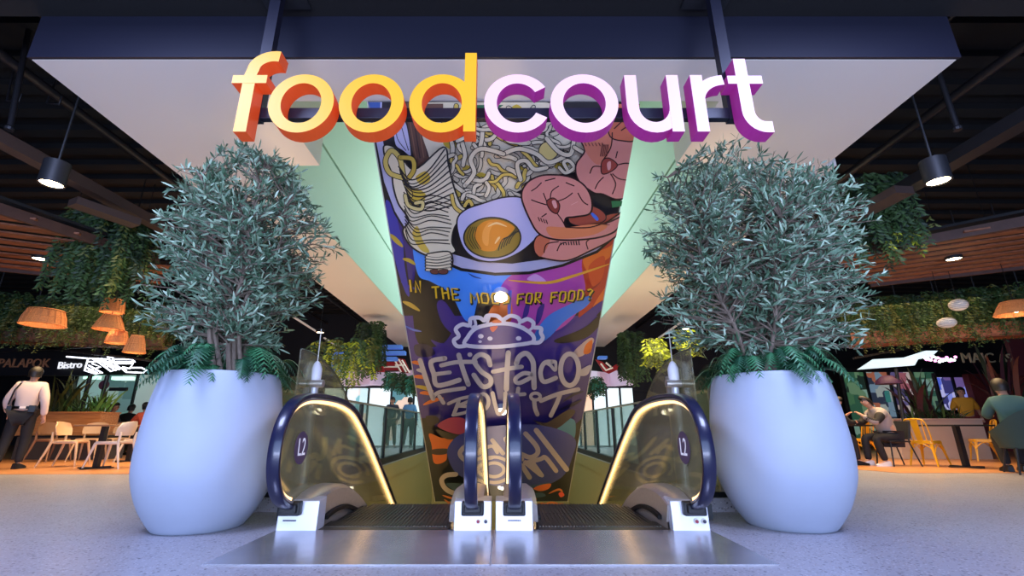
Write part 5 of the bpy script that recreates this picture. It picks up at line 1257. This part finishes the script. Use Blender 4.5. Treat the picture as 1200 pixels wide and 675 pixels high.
# yellow metal cafe chairs
def metal_chair():
    t = thing('metal_chair', '', 'chair', (0, 0, 0)); m = m_yellow
    mb = MB(); out = [(0.185 * math.copysign(abs(math.cos(a_)) ** 0.35, math.cos(a_)), 0.185 * math.copysign(abs(math.sin(a_)) ** 0.35, math.sin(a_))) for a_ in [2 * PI * k / 24 for k in range(24)]]
    mb.prism([(x, y, 0.44) for x, y in out], (0, 0, 0.018)); mb.prism([(x * 1.04, y * 1.04, 0.405) for x, y in out], (0, 0, 0.036)); obj('seat', mb, m, t)
    for sx in (-1, 1):
        for sy in (-1, 1):
            mb = MB(); a_ = Vector((sx * 0.165, sy * 0.165, 0.42)); b_ = Vector((sx * 0.225, sy * (0.225 if sy > 0 else 0.27), 0))
            mb.prism([a_ + Vector((-sx * 0.045, 0, 0)), a_ + Vector((sx * 0.005, 0, 0)), b_, b_ + Vector((-sx * 0.022, 0, 0))], (0, -sy * 0.012, 0))
            mb.prism([a_ + Vector((0, -sy * 0.045, 0)), a_ + Vector((0, sy * 0.005, 0)), b_, b_ + Vector((0, -sy * 0.022, 0))], (-sx * 0.012, 0, 0)); obj('leg', mb, m, t)
    mb = MB(); pts = cat([(-0.175, -0.17, 0.44), (-0.185, -0.21, 0.60), (-0.165, -0.255, 0.80), (-0.09, -0.27, 0.85), (0.09, -0.27, 0.85), (0.165, -0.255, 0.80), (0.185, -0.21, 0.60), (0.175, -0.17, 0.44)], 5)
    mb.tube(pts, 0.012, 8); obj('back_frame', mb, m, t, True)
    mb = MB(); mb.prism([(-0.045, -0.175, 0.45), (0.045, -0.175, 0.45), (0.06, -0.268, 0.84), (-0.06, -0.268, 0.84)], (0, -0.006, 0)); obj('back_splat', mb, m, t)
    for sx in (-1, 1): mb = MB(); mb.beam((sx * 0.10, -0.175, 0.45), (sx * 0.12, -0.262, 0.83), 0.016, 0.006); obj('back_slat', mb, m, t)
    for d in ((-0.2, -0.19, 0.2, -0.19), (-0.19, 0.19, 0.19, 0.19), (-0.19, -0.19, -0.19, 0.19), (0.19, -0.19, 0.19, 0.19)):
        mb = MB(); n_ = 10; pts = [Vector((d[0] + (d[2] - d[0]) * k / n_, d[1] + (d[3] - d[1]) * k / n_, 0.26 + 0.14 * math.sin(PI * k / n_))) for k in range(n_ + 1)]; mb.tube(pts, 0.009, 6); obj('brace', mb, m, t)
    return t
GY = 'yellow metal chairs on the right'
x, y = fl(1092, 546); put_chair(metal_chair, 'metal', 0, x, y, R(-65), 'nearer yellow metal chair with slatted back beside the black table column', GY)
x, y = fl(1158, 541); put_chair(metal_chair, 'metal', 0, x, y, R(60), 'farther yellow metal chair between the table column and the green armchair', GY)
x, y = fl(1012, 540); put_chair(metal_chair, 'metal', 0, x, y, R(20), 'yellow metal chair half hidden beyond the seated man in grey', GY)
cafe_table(1133, 548, 'square black cafe table beside the yellow metal chairs', m_dark, 0.74)
cafe_table(999, 543, 'black cafe table between the seated man in grey and the right planter', m_dark, 0.72)
def black_chair():
    t = thing('black_chair', '', 'chair', (0, 0, 0))
    mb = MB(); mb.box((-0.2, -0.2, 0.43), (0.2, 0.2, 0.46)); obj('seat', mb, m_dark, t, bevel=0.01)
    mb = MB(); mb.prism([(-0.2, -0.2, 0.5), (0.2, -0.2, 0.5), (0.19, -0.27, 0.82), (-0.19, -0.27, 0.82)], (0, -0.015, 0)); obj('backrest', mb, m_dark, t, bevel=0.005)
    for sx in (-1, 1):
        mb = MB(); mb.tube([(sx * 0.17, 0.17, 0.44), (sx * 0.2, 0.23, 0)], 0.013, 8); obj('leg', mb, m_dark, t)
        mb = MB(); mb.tube([(sx * 0.18, -0.26, 0.8), (sx * 0.17, -0.18, 0.44), (sx * 0.2, -0.3, 0)], 0.013, 8); obj('leg', mb, m_dark, t)
    return t
SMX, SMY = fl(1052, 546)
put_chair(black_chair, 'black', 0, SMX, SMY, R(90), 'black chair under the seated man in the grey jacket', 'black chairs on the right')
x, y = fl(975, 545); put_chair(black_chair, 'black', 0, x, y, R(-90), 'black chair half hidden behind the right white planter', 'black chairs on the right')
# green armchair
gx, gy = fl(1214, 556); gc = thing('green_armchair', 'dark green tub armchair with thin black legs at the right edge', 'chair', (gx, gy, 0)); gc.rotation_euler = (0, 0, 0)
def gl(p): a_ = R(-28); return Vector((gx + p[0] * math.cos(a_) - p[1] * math.sin(a_), gy + p[0] * math.sin(a_) + p[1] * math.cos(a_), p[2]))
mb = MB(); nx, nz = 20, 6; vs = []
for th in (0, 0.035):
    for j in range(nz + 1):
        v = j / nz
        for i in range(nx + 1):
            a_ = PI * (1 + i / nx) if True else 0; side = abs(math.cos(a_)); top = 0.98 - 0.34 * side ** 2
            r_ = (0.30 + 0.08 * v - th); z = 0.40 + (top - 0.40) * v
            vs.append(gl((r_ * 1.08 * math.cos(a_), r_ * math.sin(a_) - 0.10 * v * (1 - side), z)))
o_ = (nx + 1) * (nz + 1); fs = []
for j in range(nz):
    for i in range(nx): a_ = j * (nx + 1) + i; fs += [(a_, a_ + 1, a_ + nx + 2, a_ + nx + 1), (o_ + a_, o_ + a_ + nx + 1, o_ + a_ + nx + 2, o_ + a_ + 1)]
for i in range(nx): fs += [(nz * (nx + 1) + i, nz * (nx + 1) + i + 1, o_ + nz * (nx + 1) + i + 1, o_ + nz * (nx + 1) + i), (i, o_ + i, o_ + i + 1, i + 1)]
for j in range(nz): a_ = j * (nx + 1); fs += [(a_, a_ + nx + 1, o_ + a_ + nx + 1, o_ + a_), (a_ + nx, o_ + a_ + nx, o_ + a_ + 2 * nx + 1, a_ + 2 * nx + 1)]
mb.add(vs, fs); obj('backrest', mb, m_green, gc, True)
mb = MB(); mb.prism([gl((0.31 * math.cos(2 * PI * k / 20), 0.31 * math.sin(2 * PI * k / 20) + 0.02, 0.38)) for k in range(20)], (0, 0, 0.09)); obj('seat_cushion', mb, m_green, gc, bevel=0.02)
for sx in (-1, 1):
    for sy in (-1, 1): mb = MB(); mb.tube([gl((sx * 0.2, sy * 0.2, 0.40)), gl((sx * 0.27, sy * 0.27, 0.0))], [0.02, 0.014], 8); obj('leg', mb, m_dark, gc, True)

# ================================================================== POTTED GREENERY ON THE FLOOR
def blade_plant(name, label, u, Y, v_top, z0, n, spread, mats, seed, wd=0.035, W=0.0):
    rnd = random.Random(seed); c = on_y(u, 500, Y); zt = on_y(u, v_top, Y).z; mb = MB(); H = zt - z0
    for k in range(n):
        a_ = rnd.uniform(0, 2 * PI); L = H * rnd.uniform(0.6, 1.1); sx = rnd.uniform(0.1, spread); p = Vector((c.x + rnd.uniform(-W, W), Y + rnd.uniform(-0.15, 0.15), z0)); mb.cur = rnd.randrange(len(mats))
        d = Vector((math.cos(a_), math.sin(a_) * 0.6, 0)); s = d.cross(Vector((0, 0, 1))).normalized(); prev = None
        pts = [p + d * sx * f ** 1.5 * H + Vector((0, 0, L * (f - 0.35 * f ** 3 * (sx / spread)))) for f in [i / 7 for i in range(8)]]
        vs = []; w_ = wd * rnd.uniform(0.7, 1.3)
        for i, q_ in enumerate(pts): ww = w_ * math.sin(PI * (0.12 + 0.86 * i / 7)); vs += [q_ + s * ww, q_ - s * ww]
        mb.add(vs, [(2 * i, 2 * i + 1, 2 * i + 3, 2 * i + 2) for i in range(7)])
    o = obj(name, mb, mats); tag(o, label, 'plant'); return o
m_oran = wood_mat('bench_wood', (186, 120, 66), (214, 150, 90), 3, 0.5)
def box_thing(name, label, catg, u0, u1, v0, v1, Y, dpt, m, cap=None):
    a_, b_ = on_y(u0, v0, Y), on_y(u1, v1, Y); zb = max(0.0, b_.z) if v1 < 530 else 0.0
    t = thing(name, label, catg, ((a_.x + b_.x) / 2, Y, zb))
    mb = MB(); mb.box((a_.x, Y, zb), (b_.x, Y + dpt, a_.z)); obj('body', mb, m, t, bevel=0.01)
    mb = MB(); mb.box((a_.x - 0.02, Y - 0.02, a_.z), (b_.x + 0.02, Y + dpt + 0.02, a_.z + 0.03)); obj('rim', mb, cap or m, t, bevel=0.005)
    return t
box_thing('planter_box', 'long dark planter box behind the beige cafe chairs', 'planter', 20, 118, 512, 540, 10.95, 0.6, mat('dark_stone', (74, 66, 62), 0.6), m_dark)
box_thing('planter_box', 'orange timber planter box behind the beige cafe chairs', 'planter', 12, 112, 484, 511, 11.05, 0.55, m_oran)
blade_plant('broad_leaf_plant', 'tall arching plant in the left planter box behind the chairs', 72, 11.3, 428, 0.92, 34, 0.8, [m_g1, m_g3, m_g2], 61, 0.035, 0.3)
blade_plant('bushy_plant', 'low bushy green plant in the left planter box', 88, 11.25, 466, 0.95, 80, 1.4, [m_g1, mat('leaf_fresh', (86, 130, 52), 0.6)], 62, 0.02, 0.6)
blade_plant('leafy_plant', 'fresh light green leafy plant nearest the mint restaurant', 112, 11.35, 450, 0.95, 40, 0.9, [mat('leaf_bright', (110, 170, 80), 0.6), m_g1], 63, 0.035, 0.12)
box_thing('planter_bench', 'pale rounded planter bench behind the yellow metal chairs', 'planter', 1048, 1165, 492, 540, 11.1, 0.6, mat('pale_stone', (196, 176, 160), 0.6))
blade_plant('broad_leaf_plant', 'dark red and green broad-leaf plant on the pale planter bench', 1085, 11.4, 428, 0.82, 30, 0.75, [m_g3, mat('leaf_red', (74, 36, 44), 0.6), m_g1], 64, 0.06, 0.22)
blade_plant('bushy_plant', 'low dark green foliage on the pale planter bench', 1096, 11.3, 474, 0.82, 90, 1.5, [m_g1, m_g3], 65, 0.02, 0.6)
blade_plant('arching_plant', 'reddish arching leaves above the man in the green chair', 1192, 11.3, 400, 0.9, 30, 0.7, [mat('leaf_red', (74, 36, 44)), m_g3, mat('leaf_rust', (120, 70, 50), 0.6)], 66, 0.045, 0.3)

# ================================================================== PEOPLE
m_skin = mat('skin', (196, 146, 118), 0.5); m_hair = mat('hair_black', (20, 16, 16), 0.5); m_shoe = mat('shoe_black', (14, 14, 16), 0.4)
def person(label, x, y, rz, pose, shirt, trousers, sleeves='long', scale=1.0, shoes=None, hair='short', extra=None, skin=None, sleeve_mat=None):
    t = thing('person', label, 'person', (x, y, 0)); M = Matrix.Translation((x, y, 0)) @ Matrix.Rotation(rz, 4, 'Z') @ Matrix.Scale(scale, 4)
    J = dict(pose); V3 = lambda n_: Vector(J[n_])
    nodes = {}; edges = []
    def nd(n_, p, r_): nodes[n_] = (Vector(p), r_)
    rad = {'pelvis': 0.14, 'waist': 0.135, 'chest': 0.16, 'neck0': 0.06, 'neck1': 0.052}
    for n_ in ('pelvis', 'waist', 'chest', 'neck0', 'neck1'): nd(n_, J[n_], rad[n_])
    hd = V3('head'); upv = (hd - V3('neck1')).normalized(); f = Vector(J.get('face', (0, 1, 0)))
    nd('jaw', hd - upv * 0.055 + f * 0.02, 0.062); nd('skull', hd + upv * 0.02, 0.088); nd('crown', hd + upv * 0.085, 0.06)
    nd('nose', hd - upv * 0.015 + f * 0.108, 0.010)
    edges += [('pelvis', 'waist'), ('waist', 'chest'), ('chest', 'neck0'), ('neck0', 'neck1'), ('neck1', 'jaw'), ('jaw', 'skull'), ('skull', 'crown'), ('skull', 'nose')]
    for s, S_ in ((1, 'R'), (-1, 'L')):
        sh, el, wr = V3('sh' + S_), V3('el' + S_), V3('wr' + S_)
        nd('sh' + S_, sh, 0.058); nd('el' + S_, el, 0.040); nd('wr' + S_, wr, 0.026); d = (wr - el).normalized(); pm = wr + d * 0.06; nd('pm' + S_, pm, 0.03)
        edges += [('chest', 'sh' + S_), ('sh' + S_, 'el' + S_), ('el' + S_, 'wr' + S_), ('wr' + S_, 'pm' + S_)]
        side = d.cross(Vector((0, 0, 1))); side = side.normalized() if side.length > 0.2 else Vector((0, 1, 0)); cu = side.cross(d)
        for k in range(4):
            b_ = pm + d * 0.02 + side * (k - 1.5) * 0.02; L = (0.062, 0.074, 0.07, 0.054)[k]
            nd('f%d%s' % (k, S_), b_ + d * L * 0.5, 0.0085); nd('g%d%s' % (k, S_), b_ + d * L * 0.85 - cu * 0.02, 0.0075)
            edges += [('pm' + S_, 'f%d%s' % (k, S_)), ('f%d%s' % (k, S_), 'g%d%s' % (k, S_))]
        tb = wr + d * 0.03 + side * -0.035 * s; nd('t0' + S_, tb, 0.01); nd('t1' + S_, tb + d * 0.035 - side * 0.012 * s, 0.009); edges += [('wr' + S_, 't0' + S_), ('t0' + S_, 't1' + S_)]
        hp, kn, an, to = V3('hp' + S_), V3('kn' + S_), V3('an' + S_), V3('to' + S_)
        nd('hp' + S_, hp, 0.088); nd('kn' + S_, kn, 0.056); nd('an' + S_, an, 0.036); nd('to' + S_, to, 0.03)
        edges += [('pelvis', 'hp' + S_), ('hp' + S_, 'kn' + S_), ('kn' + S_, 'an' + S_), ('an' + S_, 'to' + S_)]
        nd('ear' + S_, hd + f.cross(upv) * 0.088 * s, 0.012); edges.append(('skull', 'ear' + S_))
    mb = skin_mb(nodes, edges, 'pelvis').xform(M); obj('body', mb, skin or m_skin, t, True)
    # clothes
    def cloth(nm, names, ed, grow, m, root, ext={}):
        n2 = {n_: (nodes[n_][0] if n_ in nodes else Vector(ext[n_][0]), (nodes[n_][1] + grow * (1.7 if n_[:2] == 'sh' else 1)) if n_ in nodes else ext[n_][1]) for n_ in names}
        mb = skin_mb(n2, ed, root).xform(M); return obj(nm, mb, m, t, True)
    names = ['pelvis', 'waist', 'chest', 'neck0']; ed = [('pelvis', 'waist'), ('waist', 'chest'), ('chest', 'neck0')]; ext = {}
    for S_ in 'RL':
        names += ['sh' + S_, 'el' + S_]; ed += [('chest', 'sh' + S_), ('sh' + S_, 'el' + S_)]
        if sleeves == 'long': names.append('wr' + S_); ed.append(('el' + S_, 'wr' + S_))
    names.append('collar'); ed.append(('neck0', 'collar')); ext['collar'] = (nodes['neck0'][0].lerp(nodes['neck1'][0], 0.45), 0.068)
    cloth('shirt', names, ed, 0.024, shirt, 'pelvis', ext)
    if sleeve_mat:
        for S_ in 'RL': cloth('sleeve', ['sh' + S_, 'el' + S_, 'wr' + S_], [('sh' + S_, 'el' + S_), ('el' + S_, 'wr' + S_)], 0.026, sleeve_mat, 'sh' + S_)
    names = ['pelvis']; ed = []
    for S_ in 'RL': names += ['hp' + S_, 'kn' + S_, 'an' + S_]; ed += [('pelvis', 'hp' + S_), ('hp' + S_, 'kn' + S_), ('kn' + S_, 'an' + S_)]
    cloth('trousers', names, ed, 0.022, trousers, 'pelvis')
    for S_ in 'RL':
        an, to = V3('an' + S_), V3('to' + S_); d = (to - an); d.z = 0; d = d.normalized(); mb = MB(); sd = d.cross(Vector((0, 0, 1)))
        prof = [(-0.08, 0.036, 0.085), (-0.04, 0.045, 0.10), (0.04, 0.047, 0.08), (0.12, 0.05, 0.055), (0.18, 0.04, 0.04), (0.205, 0.015, 0.025)]
        vs = []; b0 = Vector((an.x, an.y, an.z - 0.075 if an.z > 0.2 else 0.0))
        for l_, w_, h_ in prof: c = b0 + d * l_; vs += [c + sd * w_, c + sd * w_ * 0.8 + Vector((0, 0, h_)), c - sd * w_ * 0.8 + Vector((0, 0, h_)), c - sd * w_]
        fs = [(0, 1, 2, 3)] + [(4 * i + k, 4 * i + (k + 1) % 4, 4 * i + 4 + (k + 1) % 4, 4 * i + 4 + k) for i in range(5) for k in range(4)] + [(20, 23, 22, 21)]
        mb.add(vs, fs).xform(M); obj('shoe', mb, shoes or m_shoe, t, True)
    # hair and face
    mb = MB(); n_, m_ = 16, 10; vs = []; sdv = f.cross(upv)
    for i in range(m_ + 1):
        ph = PI / 2 * (1 - i / m_ * (1.62))
        for k in range(n_):
            a_ = 2 * PI * k / n_; fr = math.cos(a_); ph2 = max(ph, R(12)) if fr > 0.25 else ph
            p = hd + upv * 0.03 - f * 0.008 + (f * math.cos(a_) * 0.106 + sdv * math.sin(a_) * 0.098) * (math.cos(ph2) if ph2 > 0 else max(math.cos(ph2), 0.93)) + upv * 0.112 * math.sin(ph2); vs.append(p)
    fs = [(i * n_ + k, i * n_ + (k + 1) % n_, (i + 1) * n_ + (k + 1) % n_, (i + 1) * n_ + k) for i in range(m_) for k in range(n_)]
    mb.add(vs, fs); 
    if hair == 'bun': mb.ball(hd - f * 0.11 + upv * 0.05, 0.05)
    if hair == 'bun': mb.tube([hd - f * 0.10 + upv * 0.05, hd - f * 0.15 - upv * 0.05, hd - f * 0.12 - upv * 0.16], [0.035, 0.03, 0.012], 8)
    mb.xform(M); obj('hair', mb, m_hair, t, True)
    for s in (-1, 1):
        mb = MB(); mb.ball(hd + f * 0.088 + upv * 0.012 + sdv * 0.032 * s, 0.011, 8, 6); mb.xform(M); obj('eye', mb, mat('eye_dark', (30, 22, 20), 0.3), t, True)
    mb = MB(); mb.ball(hd + f * 0.078 - upv * 0.052, (0.02, 0.02, 0.006), 8, 6); mb.xform(M); obj('mouth', mb, mat('lips', (150, 84, 78), 0.5), t, True)
    if extra: extra(t, M, J)
    return t
STAND = dict(pelvis=(0, 0, .93), waist=(0, 0, 1.08), chest=(0, .01, 1.28), neck0=(0, 0, 1.44), neck1=(0, .01, 1.51), head=(0, .02, 1.60),
             shR=(.165, 0, 1.38), shL=(-.165, 0, 1.38), elR=(.25, -.05, 1.12), elL=(-.26, -.02, 1.12), wrR=(.27, .0, .88), wrL=(-.24, .12, .93),
             hpR=(.09, 0, .88), hpL=(-.09, 0, .88), knR=(.10, .04, .48), knL=(-.12, -.02, .48), anR=(.11, -.02, .085), anL=(-.13, -.12, .09), toR=(.14, .12, .03), toL=(-.18, .02, .03))
SIT = dict(pelvis=(0, 0, .55), waist=(0, .02, .70), chest=(0, .07, .90), neck0=(0, .09, 1.06), neck1=(0, .11, 1.12), head=(0, .13, 1.21),
           shR=(.16, .07, .99), shL=(-.16, .07, .99), elR=(.22, .20, .80), elL=(-.22, .20, .80), wrR=(.12, .42, .80), wrL=(-.12, .42, .80),
           hpR=(.09, .04, .51), hpL=(-.09, .04, .51), knR=(.11, .43, .52), knL=(-.12, .40, .52), anR=(.10, .45, .09), anL=(-.12, .30, .09), toR=(.11, .60, .03), toL=(-.13, .45, .03))
def belt(t, M, J):
    mb = MB(); mb.lathe([(0.15, 0.99), (0.157, 0.99), (0.157, 1.035), (0.15, 1.035)], (0, 0, 0), 24, False, False); mb.xform(M @ Matrix.Diagonal((1.05, 0.95, 1, 1))); obj('belt', mb, m_shoe, t)
    mb = MB(); mb.box((0.09, -0.19, 0.93), (0.19, -0.11, 1.05)); mb.box((-0.2, -0.15, 0.95), (-0.13, -0.06, 1.04)); mb.xform(M); obj('belt_pouch', mb, m_shoe, t, bevel=0.01)
    mb = MB(); mb.box((-0.03, -0.165, 0.995), (0.05, -0.155, 1.035)); mb.xform(M); obj('belt_badge', mb, m_sw, t)
    mb = MB(); mb.tube([(-0.11, -0.12, 1.43), (-0.16, -0.15, 1.30), (-0.19, -0.14, 1.05)], 0.012, 6); mb.xform(M); obj('shoulder_strap', mb, m_shoe, t)
x, y = fl(9, 550)
person('person seen from behind in a pale shirt and black trousers with a belt pouch', x, y, R(28), STAND, mat('shirt_pale', (214, 196, 190), 0.8), mat('trousers_black', (22, 24, 30), 0.8), extra=belt, scale=1.03)
LEAN = dict(SIT); LEAN.update(chest=(0, .17, .89), neck0=(0, .24, 1.04), neck1=(0, .28, 1.10), head=(0, .33, 1.18), shR=(.16, .20, .97), shL=(-.16, .20, .97), elR=(.20, .36, .78), elL=(-.20, .38, .78), wrR=(.10, .55, .80), wrL=(-.08, .52, .92), waist=(0, .07, .71))
person('person seated in profile in a grey jacket with black sleeves and white trainers', SMX, SMY, R(90), LEAN, mat('jacket_grey', (150, 142, 138), 0.8), mat('trousers_black', (22, 24, 30)), shoes=mat('shoe_white', (220, 220, 225), 0.5), sleeve_mat=mat('sleeve_black', (20, 20, 24), 0.8), scale=1.0)
x, y = fl(975, 545)
person('person in black seated half hidden behind the right white planter', x, y, R(-90), LEAN, mat('sleeve_black', (20, 20, 24)), mat('trousers_black', (22, 24, 30)))
person('person in a teal shirt seated in the green armchair', gx - 0.02, gy + 0.05, R(-28), SIT, mat('shirt_teal', (48, 88, 92), 0.8), mat('trousers_black', (22, 24, 30)), scale=1.12)
x, y = fl(1146, 535); y = 12.6; x = on_y(1137, 500, y).x
person('person in a yellow shirt standing beyond the yellow metal chairs', x, y, R(150), STAND, mat('shirt_yellow', (226, 160, 40), 0.8), mat('trousers_maroon', (110, 30, 36), 0.8), sleeves='short')
x = on_y(123, 500, 12.8).x
person('person with tied-back hair in a navy top, seated at the mint restaurant', x, 12.8, R(-80), SIT, mat('shirt_navy', (44, 48, 66), 0.8), mat('trousers_black', (22, 24, 30)), hair='bun', sleeves='short')
x = on_y(146, 500, 13.6).x
person('person in a black shirt seen from behind at the mint restaurant', x, 13.6, R(10), SIT, mat('sleeve_black', (20, 20, 24)), mat('trousers_black', (22, 24, 30)), sleeves='short')
x = on_y(169, 500, 12.6).x
person('person in an orange-red shirt just left of the white planter', x, 12.6, R(60), SIT, mat('shirt_orange', (220, 92, 60), 0.8), mat('trousers_black', (22, 24, 30)), sleeves='short')
x = on_y(456, 500, 16.6).x
person('person in dark clothes standing before the glowing shop left of the mural', x, 16.9, R(180), STAND, mat('shirt_navy', (44, 48, 66)), mat('trousers_black', (22, 24, 30)))
x = on_y(477, 500, 16.6).x
person('person in a blue top standing before the glowing shop, closer to the mural', x, 16.9, R(0), STAND, mat('shirt_blue', (90, 140, 190), 0.8), mat('trousers_black', (22, 24, 30)))
